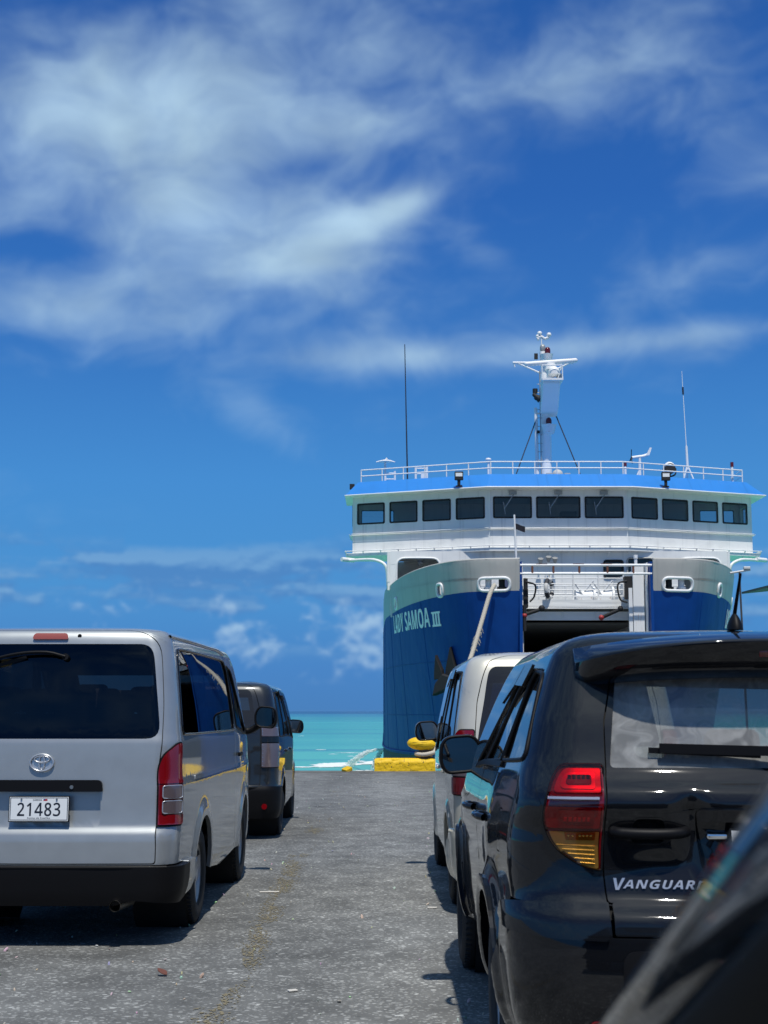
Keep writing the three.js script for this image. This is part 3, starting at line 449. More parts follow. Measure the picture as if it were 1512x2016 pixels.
  mesh('windscreen', [B.geo([[B.sd(L - 0.25) + 0.31, 1.21], [B.end, 1.21], [B.end, 1.81], [B.sd(L - 0.25) + 0.29, 1.81]], { off: -0.004, edge: 0.12 }), B.geo(mirrorS([[B.sd(L - 0.25) + 0.31, 1.21], [B.end, 1.21], [B.end, 1.81], [B.sd(L - 0.25) + 0.29, 1.81]]), { off: -0.004, edge: 0.12 })], M.clear, X);
  mesh('underbody', [box(1.5, 0.16, 4.3, 0, 0.36, -2.35), box(1.66, 0.03, 4.3, 0, 0.46, -2.35), bar([-0.7, 0.33, -axR], [0.7, 0.33, -axR], 0.06), box(0.5, 0.14, 0.6, -0.3, 0.29, -0.6)], M.under, X);
  for (const z of [-1.0, -1.85, -2.7]) for (const x of [-0.5, 0.02, 0.5]) mesh('seat', seatShape(x, z, 0.44, 0.66, 0.78), M.cloth, X);
  for (const x of [-0.42, 0.42]) mesh('seat', seatShape(x, -3.45, 0.5, 0.66, 0.84), M.cloth, X);
  mesh('dashboard', [rbox(1.5, 0.25, 0.4, 0.08, 0, 1.12, -4.1)], M.trim, X);
}
// ---------------------------------------------------------------- black estate car with a spoiler, nearest on the right
{
  const X = thing('off_road_car', 'dented black off-road car with red and amber tail lamps, nearest at the right', 'car', [1.36, 0, -5.02], 0);
  const L = 4.57, W = 0.93;
  const B = new Body({ L, W, rc: 0.20, rcf: 0.35, bow: 0.09, tr: 0.03, tf: 0.10, Lr: 1.4, Lf: 1.7, rows: [
    [0.28, 0.28, 0.84, 0.10, 4.44, 0.170, 0.33], [0.42, 0.42, 0.895, 0.025, 4.54, 0.190, 0.35], [0.60, 0.60, 0.915, 0.0, 4.57, 0.200, 0.35], [0.745, 0.745, 0.918, 0.012, 4.56, 0.200, 0.35], [0.79, 0.79, 0.918, 0.05, 4.55, 0.200, 0.35], [0.84, 0.84, 0.922, 0.085, 4.52, 0.200, 0.35], [0.93, 0.93, 0.928, 0.098, 4.40, 0.200, 0.4], [0.985, 0.985, 0.928, 0.100, 4.05, 0.200, 0.45], [1.04, 1.04, 0.922, 0.098, 3.55, 0.200, 0.4], [1.10, 1.10, 0.912, 0.080, 3.42, 0.195, 0.35], [1.14, 1.14, 0.904, 0.072, 3.34, 0.190, 0.33], [1.175, 1.175, 0.895, 0.082, 3.28, 0.185, 0.32], [1.225, 1.225, 0.884, 0.125, 3.18, 0.180, 0.3], [1.26, 1.26, 0.872, 0.150, 3.1, 0.175, 0.3], [1.45, 1.45, 0.815, 0.235, 2.76, 0.150, 0.28], [1.62, 1.62, 0.752, 0.325, 2.46, 0.120, 0.26],
    [1.70, 1.69, 0.715, 0.36, 2.3, 0.100, 0.25], [1.75, 1.725, 0.67, 0.39, 2.2, 0.080, 0.25], [1.82, 1.748, 0.60, 0.45, 2.1, 0.070, 0.22], [2.05, 1.775, 0.37, 0.72, 1.9, 0.040, 0.18], [2.42, 1.785, 0.012, 1.05, 1.6, 0.010, 0.01]] });
  const axR = 0.99, axF = 3.65, yw = 0.348, ra = 0.405;
  for (const t of [axR, axF]) B.flares.push({ t, y: yw, r: ra + 0.035, w: 0.06, amt: 0.034 });
  B.flares.push({ t: axR + 0.1, y: 0.86, r: 0, w: 0.3, amt: 0.015 });
  B.dents.push({ x: -0.30, y: 1.12, a: 0.05, b: 0.05, amt: -0.022 }, { x: -0.29, y: 1.02, a: 0.05, b: 0.09, amt: -0.02 }, { x: -0.38, y: 0.93, a: 0.12, b: 0.045, amt: -0.014 }, { x: -0.24, y: 0.96, a: 0.035, b: 0.06, amt: 0.012 }, { x: -0.5, y: 0.9, a: 0.07, b: 0.06, amt: -0.006 });
  const arch = (t) => { const o = []; for (let i = 0; i <= 18; i++) { const a = Math.PI - (i / 18) * Math.PI; o.push([B.sd(t) + Math.cos(a) * ra, Math.max(0.28, yw + Math.sin(a) * ra)]); } return o; };
  const half = [[0, 0.80], [B.rx(0.6), 0.80], [B.sd(0.22), 0.80], [B.sd(0.44), 0.72], [B.sd(0.52), 0.6], ...arch(axR).slice(1), [B.sd(2.3), 0.28], ...arch(axF), [B.sd(4.1), 0.28], [B.end, 0.30], [B.end, 1.06], [B.sd(L - 0.35) + 0.20, 1.06], [B.sd(L - 0.35) + 0.22, 1.60], [B.end, 1.62], [B.end, 2.42], [0, 2.42]];
  const outline = [...mirrorS(half).slice(0, -1), ...half.slice(1, -1)];
  const gateH = [[0, 0.808], [B.rx(0.615), 0.808], [B.rx(0.615), 1.25], [B.rx(0.63), 1.42], [B.rx(0.60), 1.66], [0, 1.70]];
  const gate = poly([...mirrorS(gateH).slice(0, -1), ...gateH.slice(1, -1)].map(([a, b]) => [a, b, 0.012]));
  const grow = (p, d) => p.map(([x, y]) => [x + Math.sign(x) * d, y + Math.sign(y - 1.2) * d]);
  const wQ = poly([[B.sd(0.30) - 0.16, 1.285, 0.05], [B.sd(0.98), 1.262, 0.02], [B.sd(1.02), 1.615, 0.03], [B.sd(0.30) - 0.10, 1.60, 0.06]]);
  const wR = poly([[B.sd(1.04), 1.262, 0.02], [B.sd(1.83), 1.235, 0.02], [B.sd(1.86), 1.63, 0.02], [B.sd(1.07), 1.62, 0.03]]);
  const wF = poly([[B.sd(1.92), 1.233, 0.02], [B.sd(2.86), 1.205, 0.03], [B.sd(3.0), 1.215, 0.02], [B.sd(2.52), 1.615, 0.05], [B.sd(1.94), 1.63, 0.02]]);
  const wins = [wQ, wR, wF];
  const lines = [roundLine([[B.sd(1.885), 1.66], [B.sd(1.875), 1.1], [B.sd(1.90), 0.55], [B.sd(1.96), 0.36]], 0.06), roundLine([[B.sd(1.03), 1.2], [B.sd(1.12), 0.98], [B.sd(1.40), 0.72], [B.sd(1.46), 0.42]], 0.1), roundLine([[B.sd(2.98), 1.16], [B.sd(2.98), 0.8], [B.sd(3.04), 0.4]], 0.06)];
  const flap = roundLine([[B.sd(0.52), 0.93], [B.sd(0.52), 1.09], [B.sd(0.68), 1.09], [B.sd(0.68), 0.93], [B.sd(0.53), 0.93]], 0.05);
  const slots = lines.map((l) => slot(l, 0.006)), allS = [...slots, ...slots.map(mirrorS), mirrorS(slot(flap, 0.005))];
  const body = mesh('body', B.geo(outline, { holes: [grow(gate, 0.006), ...wins, ...wins.map(mirrorS), ...allS], rim: 0.025, edge: 0.045 }), M.black, X);
  mesh('seam', [...lines.flatMap((l) => [B.geo(slot(l, 0.03), { off: -0.011 }), B.geo(mirrorS(slot(l, 0.03)), { off: -0.011 })]), B.geo(mirrorS(slot(flap, 0.022)), { off: -0.011 }), B.geo(grow(gate, 0.04), { holes: [grow(gate, -0.02)], off: -0.02, edge: 0.1 })], M.gap, body);
  mesh('inner_lining', B.geo(outline, { holes: [gate, ...wins, ...wins.map(mirrorS)], off: -0.04, edge: 0.14 }), M.liner, X);
  // tailgate
  const rw = poly([[B.rx(-0.603), 1.262, 0.02], [B.rx(0.603), 1.262, 0.02], [B.rx(0.595), 1.645, 0.03], [B.rx(-0.595), 1.645, 0.03]]);
  const cup = poly([[B.rx(-0.525), 1.0, 0.04], [B.rx(-0.40), 1.0, 0.05], [B.rx(-0.395), 1.045, 0.01], [B.rx(-0.405), 1.095, 0.04], [B.rx(-0.52), 1.095, 0.04], [B.rx(-0.53), 1.045, 0.01]]);
  const rec = poly([[B.rx(-0.27), 0.90, 0.04], [B.rx(0.27), 0.90, 0.04], [B.rx(0.30), 1.125, 0.03], [B.rx(-0.30), 1.125, 0.03]]);
  const tg = mesh('tailgate', B.geo(gate, { holes: [rw, cup, rec], rim: 0.03, edge: 0.022 }), M.black, X);
  mesh('handle_cup', [B.geo(cup, { off: -0.03, edge: 0.05 }), B.geo(cup, { holes: [cup.map(([x, y]) => [lerp(x, B.rx(-0.462), 0.1), lerp(y, 1.048, 0.1)])], off: 0.002, edge: 0.05 })], M.black, tg);
  mesh('plate_recess', [B.geo(rec, { off: -0.03, edge: 0.08 })], M.black, tg);
  mesh('plate_garnish', [B.geo(poly([[B.rx(-0.285), 1.085, 0.02], [B.rx(0.285), 1.085, 0.02], [B.rx(0.29), 1.125, 0.02], [B.rx(-0.29), 1.125, 0.02]]), { off: 0.014, rim: 0.03, edge: 0.04 })], M.black, tg);
  mesh('plate_lamp', [rbox(0.09, 0.025, 0.03, 0.01, -0.2, 1.03, -0.12)], M.chrome, tg);
  mesh('tailgate_lining', B.geo(gate, { holes: [rw], off: -0.05, edge: 0.14 }), M.liner, tg);
  const glassMat = phys([0.42, 0.43, 0.43], 0.0, { transmission: 0.9, thickness: 0, ior: 1.5 });
  mesh('rear_window', B.geo(rw, { off: -0.005, edge: 0.06 }), M.dustyCloudSheen, X);
  mesh('window_border', B.geo(rw.map(([x, y]) => [x, y]), { holes: [poly([[B.rx(-0.52), 1.30, 0.05], [B.rx(0.52), 1.30, 0.05], [B.rx(0.50), 1.62, 0.05], [B.rx(-0.50), 1.62, 0.05]])], off: -0.009, edge: 0.1 }), M.liner, tg);
  numberPlate(X, 0.33, 0.155, 0, 0.975, -0.085, -0.04, plateTexture('17906', 'SAMOA', 'Penina ole Pasefika')).children[1].material = std([0.75, 0.76, 0.76], 0.5);
  // grip across the cup
  const hnd = []; for (let i = 0; i <= 12; i++) { const t = i / 12; hnd.push(B.point(B.rx(lerp(-0.585, -0.33, t)), 1.047, 0.008 + 0.030 * Math.sin(Math.PI * t) ** 0.45)); }
  const hg = new THREE.TubeGeometry(new THREE.CatmullRomCurve3(hnd), 40, 0.019, 10, false); mesh('tailgate_handle', [hg, ball(0.019, ...hnd[0].toArray()), ball(0.019, ...hnd[12].toArray())], M.trim, tg);
  mesh('name_badge', B.text('V', 0.040, B.rx(-0.598), 0.848, { off: 0.006, sx: 1.25, skew: 0.30, edge: 0.03, rim: 0.007 }).concat(B.text('ANGUARD', 0.028, B.rx(-0.556), 0.853, { off: 0.007, sx: 1.45, skew: 0.5, edge: 0.03, rim: 0.007, gap: 0.002 })), M.badge, tg);
  { const a = [-0.02, 1.305], e = [-0.44, 1.315]; const P = (x, y, o) => B.point(B.rx(x), y, o).toArray(); mesh('rear_wiper', [beam(P(0.06, 1.298, 0.05), P(-0.42, 1.318, 0.03), 0.022, 0.034), beam(P(-0.04, 1.297, 0.02), P(-0.46, 1.318, 0.012), 0.012, 0.02), bar(P(0.06, 1.298, 0), P(0.06, 1.298, 0.06), 0.03, 0.026, 14)], M.trim, X); }
  // roof spoiler over the glass
  { const n = 22, sec = (u) => { const e = Math.abs(u), k = Math.pow(e, 5), dy = -0.055 * e * e; return [[-0.55, 1.70 + dy], [-0.46, 1.752 + dy], [-0.26 - 0.06 * k, 1.745 + dy], [-0.11 - 0.16 * k, 1.715 + dy - 0.01 * k], [-0.085 - 0.17 * k, 1.700 + dy - 0.01 * k], [-0.15 - 0.14 * k, 1.612 + dy * 0.4 - 0.02 * k], [-0.22 - 0.1 * k, 1.578 + dy * 0.4 - 0.01 * k], [-0.31, 1.588 + dy * 0.5], [-0.37, 1.62 + dy * 0.5]]; };
    const pos = [], idx = [], m = 9; for (let i = 0; i <= n; i++) { const u = (i / n) * 2 - 1; for (const [z, y] of sec(u)) pos.push(u * (0.655 + (y < 1.64 ? -0.0 : 0)), y, z - 0.09 * u * u); }
    for (let i = 0; i < n; i++) for (let j = 0; j < m - 1; j++) { const a = i * m + j, b = a + m; idx.push(a, b, a + 1, b, b + 1, a + 1); }
    for (const e of [0, n]) for (let j = 1; j < m - 1; j++) idx.push(e * m, e * m + j, e * m + j + 1);
    const g = new THREE.BufferGeometry(); g.setAttribute('position', new THREE.Float32BufferAttribute(pos, 3)); g.setIndex(idx); const g2 = g.toNonIndexed(); g2.computeVertexNormals();
    g.computeVertexNormals(); const sp = mesh('roof_spoiler', g, M.black, X);
    mesh('high_brake_light', rbox(0.24, 0.028, 0.02, 0.008, 0.08, 1.662, -0.118, 0.55), M.lensRedDark, sp); }
  // antenna
  const an = new THREE.Group(); an.name = 'antenna'; X.add(an);
  mesh('antenna_base', lathe([[0.03, 0], [0.028, 0.02], [0.018, 0.045], [0.009, 0.06], [0.004, 0.064]], 18).scale(1, 1, 1.6).translate(0.0, 1.772, -0.62), M.trim, an);
  mesh('antenna_rod', bar([0, 1.83, -0.62], [0.012, 1.985, -0.55], 0.008, 0.005), M.trim, an);
  // tail lamps
  for (const sg of [-1, 1]) {
    const f = sg > 0 ? (p) => p : mirrorS, g = new THREE.Group(); g.name = 'tail_lamp'; X.add(g); const a = B.rx(0.628), c = B.sd(0.30);
    const edge = [[a - 0.004, 0.912, 0.012], [a + 0.06, 0.925, 0.04], [a + 0.13, 0.965, 0.05], [a + 0.185, 1.03, 0.05], [a + 0.21, 1.10, 0.05], [a + 0.205, 1.17, 0.05], [a + 0.18, 1.235, 0.03], [a + 0.16, 1.268, 0.03], [a, 1.268, 0.01]];
    const all = poly(edge);
    mesh('lamp_back', B.geo(f(all), { off: 0.004, rim: 0.02, edge: 0.03 }), M.lensRedDark, g);
    const clip = (y0, y1, ins) => { const q = []; const P = all; for (let i = 0; i < P.length; i++) { const p = P[i], n = P[(i + 1) % P.length]; const inn = (t) => t[1] >= y0 && t[1] <= y1; if (inn(p)) q.push(p); const cr = []; for (const y of [y0, y1]) if ((p[1] - y) * (n[1] - y) < 0) { const t = (y - p[1]) / (n[1] - p[1]); cr.push([t, [lerp(p[0], n[0], t), y]]); } cr.sort((u, v) => u[0] - v[0]); q.push(...cr.map((e) => e[1])); } const cx = q.reduce((s, p) => s + p[0], 0) / q.length, cy = (y0 + y1) / 2; return q.map(([x, y]) => [x + Math.sign(cx - x) * ins, y + Math.sign(cy - y) * ins * 0.5]); };
    const lens = (name, y0, y1, mat, off, ins = 0.006) => mesh(name, B.geo(f(clip(y0, y1, ins)), { off, rim: off, edge: 0.025 }), mat, g);
    lens('red_lens', 1.168, 1.27, M.coverRed, 0.026); lens('chrome_strip', 1.142, 1.164, M.badge, 0.03, 0.016); lens('red_lens', 1.052, 1.136, M.coverRed, 0.026); lens('amber_lens', 0.90, 1.05, M.coverAmber, 0.024);
    const inner = (pts, mat, off) => mesh('inner_reflector', B.geo(f(poly(pts)), { off, rim: 0.006, edge: 0.025 }), mat, g);
    const RL = M.lensRed, DK = M.reddish ??= std([0.42, 0.3, 0.3], 0.4, { metalness: 0.4 });
    mesh('inner_reflector', B.geo(f(clip(0.90, 1.05, 0.01)), { off: 0.007, edge: 0.03 }), M.reflector, g);
    inner([[a + 0.01, 1.175, 0.01], [a + 0.185, 1.175, 0.02], [a + 0.165, 1.225, 0.02], [a + 0.145, 1.255, 0.02], [a + 0.01, 1.255, 0.01]], DK, 0.009);
    inner([[a + 0.03, 1.185, 0.01], [a + 0.16, 1.185, 0.02], [a + 0.14, 1.238, 0.02], [a + 0.03, 1.238, 0.01]], M.reflector, 0.013); inner([[a + 0.042, 1.196, 0.01], [a + 0.14, 1.196, 0.02], [a + 0.125, 1.229, 0.02], [a + 0.042, 1.229, 0.01]], RL, 0.017);
    for (let i = 0; i < 5; i++) inner([[a + 0.048 + i * 0.017, 1.212], [a + 0.06 + i * 0.017, 1.212], [a + 0.06 + i * 0.017, 1.226], [a + 0.048 + i * 0.017, 1.226]], M.gap, 0.019);
    inner([[a + 0.008, 1.058, 0.01], [a + 0.205, 1.058, 0.03], [a + 0.205, 1.13, 0.01], [a + 0.008, 1.13, 0.01]], DK, 0.009);
    inner([[a + 0.03, 1.068, 0.01], [a + 0.14, 1.072, 0.04], [a + 0.16, 1.122, 0.01], [a + 0.03, 1.122, 0.01]], RL, 0.014); for (let i = 0; i < 6; i++) inner([[a + 0.045 + i * 0.016, 1.085], [a + 0.055 + i * 0.016, 1.085], [a + 0.055 + i * 0.016, 1.097], [a + 0.045 + i * 0.016, 1.097]], M.reflector, 0.0165);
    inner([[a + 0.02, 1.015, 0.004], [a + 0.12, 1.015, 0.004], [a + 0.13, 1.044, 0.004], [a + 0.02, 1.044, 0.004]], M.lensAmber, 0.010);
    for (let i = 0; i < 5; i++) { const y0 = 0.935 + i * 0.015, e = a + 0.07 + i * 0.02; mesh('lens_rib', B.bead(f([[a + 0.02, y0], [e, y0 + 0.004]]), 0.0035, 0.009, false, 5), M.badge, g); }
    for (let i = 0; i < 4; i++) mesh('bulb', ball(0.0055, ...B.point(sg * (a + 0.035 + i * 0.013), 1.032, 0.013).toArray(), 8, 6), M.chrome, g);
    for (let i = 0; i < 2; i++) mesh('bulb', ball(0.005, ...B.point(sg * (a + 0.1 + i * 0.013), 1.032, 0.013).toArray(), 8, 6), M.chrome, g);
    mesh('lamp_edge', B.bead(f(all), 0.004, 0.012, true), M.trim, g);
  }
  // bumper in three pieces
  const bh = [[0, 0.30], [B.rx(0.5), 0.30], [B.sd(0.30), 0.30], [B.sd(0.56), 0.34], [B.sd(0.535), 0.50], [B.sd(0.50), 0.60], [B.sd(0.42), 0.705], [B.sd(0.20), 0.772], [B.rx(0.62), 0.775], [B.rx(0.615), 0.70], [0, 0.70]];
  const bum = mesh('rear_bumper', B.geo([...mirrorS(bh).slice(0, -1), ...bh.slice(1, -1)], { off: 0.03, rim: 0.05, edge: 0.05 }), M.black, X);
  const sh2 = poly([[B.rx(0.625), 0.688, 0.02], [B.sd(0.10), 0.70, 0.05], [B.sd(0.34), 0.735, 0.03], [B.sd(0.20), 0.79, 0.03], [B.rx(0.62), 0.79, 0.01]]);
  for (const sg of [-1, 1]) { const f = sg > 0 ? (p) => p : mirrorS; mesh('bumper_shoulder', B.geo(f(sh2), { off: 0.045, rim: 0.02, edge: 0.03 }), M.black, bum);
    mesh('reflector', B.geo(f(poly([[B.rx(0.52), 0.395, 0.02], [B.rx(0.72), 0.395, 0.02], [B.rx(0.70), 0.435, 0.02], [B.rx(0.55), 0.435, 0.02]])), { off: 0.036, rim: 0.01, edge: 0.03 }), M.lensRed, bum); }
  mesh('bumper_step', B.geo(poly([[B.rx(-0.605), 0.705, 0.01], [B.rx(0.605), 0.705, 0.01], [B.rx(0.605), 0.798, 0.01], [B.rx(-0.605), 0.798, 0.01]]), { off: 0.022, rim: 0.04, edge: 0.04 }), M.black, bum);
  mesh('bumper_valance', B.geo(poly([[B.rx(-0.6), 0.27], [B.rx(0.6), 0.27], [B.rx(0.58), 0.66, 0.05], [B.rx(-0.58), 0.66, 0.05]]), { off: 0.036, rim: 0.02, edge: 0.06 }), M.trim, bum);
  for (const sg of [-1, 1]) {
    const f = sg > 0 ? (p) => p : mirrorS;
    for (const w of wins) { const q = mesh('side_window', B.geo(f(w), { off: -0.005, edge: 0.06 }), w === wF ? M.tintMid : M.tint, X); mesh('window_seal', B.bead(f(w), 0.009, 0.001, true), M.trim, q); }
    // rain visors over the doors
    for (const [a, b, va, vb] of [[1.05, 1.86, 1.625, 1.635], [1.93, 2.6, 1.63, 1.56]]) mesh('rain_visor', B.geo(f(poly([[B.sd(a), va - 0.075, 0.01], [B.sd(b), vb - 0.075, 0.01], [B.sd(b), vb + 0.012, 0.01], [B.sd(a), va + 0.012, 0.01]])), { off: 0.028, rim: 0.012, edge: 0.05 }), M.gloss, X);
    mesh('belt_trim', B.geo(f(poly([[B.sd(0.95), 1.235, 0.008], [B.sd(1.9), 1.212, 0], [B.sd(3.0), 1.180, 0.008], [B.sd(3.0), 1.202, 0.008], [B.sd(1.9), 1.234, 0], [B.sd(0.95), 1.257, 0.008]])), { off: 0.012, rim: 0.014, edge: 0.06 }), M.trim, body);
    for (const t of [1.22, 2.08]) { const h = []; for (let i = 0; i <= 8; i++) h.push(B.point(sg * B.sd(t + i * 0.026), 1.03 - t * 0.012, 0.006 + 0.034 * Math.sin((Math.PI * i) / 8) ** 0.5)); mesh('door_handle', [new THREE.TubeGeometry(new THREE.CatmullRomCurve3(h), 20, 0.016, 8)], M.black, X); }
    for (const t of [axR, axF]) {
      const p = arch(t).map(([s, v]) => [s, v]); mesh('wheel_arch_lip', B.geo(f(poly([...p, ...arch(t).map(([s, v]) => { const dx = s - B.sd(t), dy = v - yw, l = Math.hypot(dx, dy); return [B.sd(t) + dx * (1 + 0.055 / l), Math.max(0.28, yw + dy * (1 + 0.055 / l))]; }).reverse()])), { off: 0.014, rim: 0.03, edge: 0.04 }), M.black, body);
      wheelParts(X, sg * (W - 0.125), yw, -t, yw, 0.225, sg, 'five');
      mesh('wheel_well', new THREE.CylinderGeometry(ra + 0.015, ra + 0.015, 0.34, 32, 1, true).rotateZ(Math.PI / 2).translate(sg * (W - 0.25), yw + 0.02, -t), M.under, X);
    }
    doorMirror(X, sg, [sg * 0.955, 1.235, -2.72], 0.225, 0.205, M.black, [sg * 0.80, 1.165, -2.9], -0.12);
  }
  const wsp = [[B.sd(L - 0.35) + 0.19, 1.05], [B.end, 1.05], [B.end, 1.63], [B.sd(L - 0.35) + 0.21, 1.61]];
  mesh('windscreen', [B.geo(wsp, { off: -0.004, edge: 0.12 }), B.geo(mirrorS(wsp), { off: -0.004, edge: 0.12 })], M.clear, X);
  mesh('underbody', [box(1.5, 0.18, 4.1, 0, 0.36, -2.3), box(1.74, 0.02, 3.9, 0, 0.455, -2.3), box(0.9, 0.12, 0.5, 0, 0.28, -0.5)], M.under, X);
  for (const x of [-0.4, 0, 0.4]) mesh('seat', seatShape(x, -1.55, 0.42, 0.56, 0.56), M.cloth, X);
  for (const x of [-0.38, 0.38]) mesh('seat', seatShape(x, -2.4, 0.5, 0.62, 0.56), M.cloth, X);
  mesh('dashboard', [rbox(1.5, 0.22, 0.45, 0.08, 0, 0.98, -3.15)], M.trim, X);
}
// ---------------------------------------------------------------- the two people carriers further up the queue
function peopleCarrier(o) {
  const X = thing('people_carrier', o.label, 'van', o.pos, o.turn ?? 0), L = 4.56, W = 0.85, H = o.h, paint = o.paint;
  const y = (v) => (v > 1.2 ? 1.2 + (v - 1.2) * ((H - 1.2) / 0.66) : v);
  const B = new Body({ L, W, rc: 0.15, rcf: 0.3, bow: 0.05, tr: 0.025, tf: 0.10, Lf: 1.6, rows: [
    [0.22, 0.22, 0.79, 0.06, 4.42, 0.13, 0.28], [0.36, 0.36, 0.835, 0.02, 4.5, 0.14, 0.3], [0.55, 0.55, 0.845, 0.0, 4.54, 0.15, 0.3], [0.62, 0.62, 0.848, 0.02, 4.53, 0.15, 0.3], [0.90, 0.90, 0.85, 0.035, 4.40, 0.15, 0.32], [1.0, 1.0, 0.85, 0.04, 4.05, 0.15, 0.35], [1.08, 1.08, 0.846, 0.045, 3.75, 0.15, 0.3], [1.22, y(1.22), 0.838, 0.06, 3.5, 0.145, 0.28], [1.5, y(1.5), 0.795, 0.115, 3.1, 0.14, 0.25], [1.72, y(1.72), 0.748, 0.17, 2.75, 0.13, 0.22], [1.80, y(1.785), 0.715, 0.205, 2.6, 0.13, 0.22], [1.85, y(1.815), 0.67, 0.25, 2.5, 0.13, 0.2], [1.95, y(1.84), 0.57, 0.36, 2.4, 0.12, 0.2], [2.2, y(1.855), 0.32, 0.62, 2.2, 0.1, 0.15], [2.52, y(1.86), 0.012, 0.95, 1.9, 0.01, 0.01]] });
  const axR = 0.86, axF = 3.70, yw = 0.315, ra = 0.37;
  for (const t of [axR, axF]) B.flares.push({ t, y: yw, r: ra + 0.03, w: 0.06, amt: 0.02 });
  const arch = (t) => { const q = []; for (let i = 0; i <= 14; i++) { const a = Math.PI - (i / 14) * Math.PI; q.push([B.sd(t) + Math.cos(a) * ra, Math.max(0.25, yw + Math.sin(a) * ra)]); } return q; };
  const half = [[0, 0.60], [B.sd(0.28), 0.60], [B.sd(0.42), 0.5], ...arch(axR), [B.sd(2.2), 0.25], ...arch(axF), [B.sd(4.2), 0.25], [B.end, 0.25], [B.end, 1.10], [B.sd(L - 0.3) + 0.2, 1.10], [B.sd(L - 0.3) + 0.22, 1.70], [B.end, 1.70], [B.end, 2.52], [0, 2.52]];
  const outline = [...mirrorS(half).slice(0, -1), ...half.slice(1, -1)];
  const lx = o.lampIn, gh = [[0, 0.61], [B.rx(lx), 0.61], [B.rx(lx), 1.22], [B.rx(lx + 0.02), 1.5], [B.rx(lx - 0.03), 1.80], [B.rx(lx - 0.16), 1.865], [0, 1.88]], gate = poly([...mirrorS(gh).slice(0, -1), ...gh.slice(1, -1)].map(([a, b]) => [a, b, 0.03]));
  const grow = (p, d) => p.map(([x, yy]) => [x + Math.sign(x) * d, yy + Math.sign(yy - 1.2) * d]);
  const w1 = poly([[B.sd(0.24), 1.17, 0.05], [B.sd(1.12), 1.16, 0.03], [B.sd(1.12), 1.72, 0.03], [B.sd(0.33), 1.71, 0.07]]), w2 = poly([[B.sd(1.18), 1.16, 0.02], [B.sd(2.02), 1.15, 0.02], [B.sd(2.02), 1.73, 0.02], [B.sd(1.18), 1.72, 0.03]]), w3 = poly([[B.sd(2.1), 1.15, 0.02], [B.sd(3.05), 1.12, 0.03], [B.sd(3.1), 1.16, 0.03], [B.sd(2.68), 1.68, 0.06], [B.sd(2.1), 1.73, 0.02]]), w4 = poly([[B.sd(3.16), 1.12, 0.02], [B.sd(3.62), 1.10, 0.03], [B.sd(3.3), 1.42, 0.05]]);
  const wins = [w1, w2, w3, w4], lines = [roundLine([[B.sd(1.15), 1.78], [B.sd(1.15), 1.0], [B.sd(1.2), 0.65], [B.sd(1.3), 0.34]], 0.08), roundLine([[B.sd(2.06), 1.78], [B.sd(2.06), 1.0], [B.sd(2.08), 0.32]], 0.05)], slots = lines.map((l) => slot(l, 0.007));
  const body = mesh('body', B.geo(outline, { holes: [grow(gate, 0.007), ...wins, ...wins.map(mirrorS), ...slots, ...slots.map(mirrorS)], rim: 0.025, edge: 0.06 }), paint, X);
  mesh('seam', [...lines.flatMap((l) => [B.geo(slot(l, 0.03), { off: -0.011 }), B.geo(mirrorS(slot(l, 0.03)), { off: -0.011 })]), B.geo(grow(gate, 0.04), { holes: [grow(gate, -0.02)], off: -0.02, edge: 0.12 })], M.gap, body);
  mesh('inner_lining', B.geo(outline, { holes: [gate, ...wins, ...wins.map(mirrorS)], off: -0.035, edge: 0.16 }), M.liner, X);
  const ww = o.winHalf, rw = poly([[B.rx(-ww), 1.205, 0.05], [B.rx(ww), 1.205, 0.05], [B.rx(ww - 0.04), 1.745, 0.06], [B.rx(-ww + 0.04), 1.745, 0.06]]);
  const tg = mesh('tailgate', B.geo(gate, { holes: [rw], rim: 0.025, edge: 0.045 }), paint, X);
  mesh('tailgate_lining', B.geo(gate, { holes: [rw], off: -0.045, edge: 0.16 }), M.liner, tg);
  mesh('rear_window', B.geo(rw, { off: 0.002, edge: 0.09 }), o.rearGlass, X);
  mesh('window_border', B.geo(rw, { holes: [poly([[B.rx(-ww + 0.05), 1.245, 0.05], [B.rx(ww - 0.05), 1.245, 0.05], [B.rx(ww - 0.09), 1.705, 0.06], [B.rx(-ww + 0.09), 1.705, 0.06]])], off: -0.004, edge: 0.1 }), M.gloss, tg);
  mesh('tailgate_garnish', B.geo(poly([[B.rx(-0.4), 0.93, 0.02], [B.rx(0.4), 0.93, 0.02], [B.rx(0.4), 0.985, 0.02], [B.rx(-0.4), 0.985, 0.02]]), { off: 0.02, rim: 0.03, edge: 0.08 }), o.garnish ?? paint, tg);
  mesh('number_plate', rbox(0.33, 0.16, 0.01, 0.004, 0, 0.82, -0.015), std([0.7, 0.7, 0.68], 0.5), X);
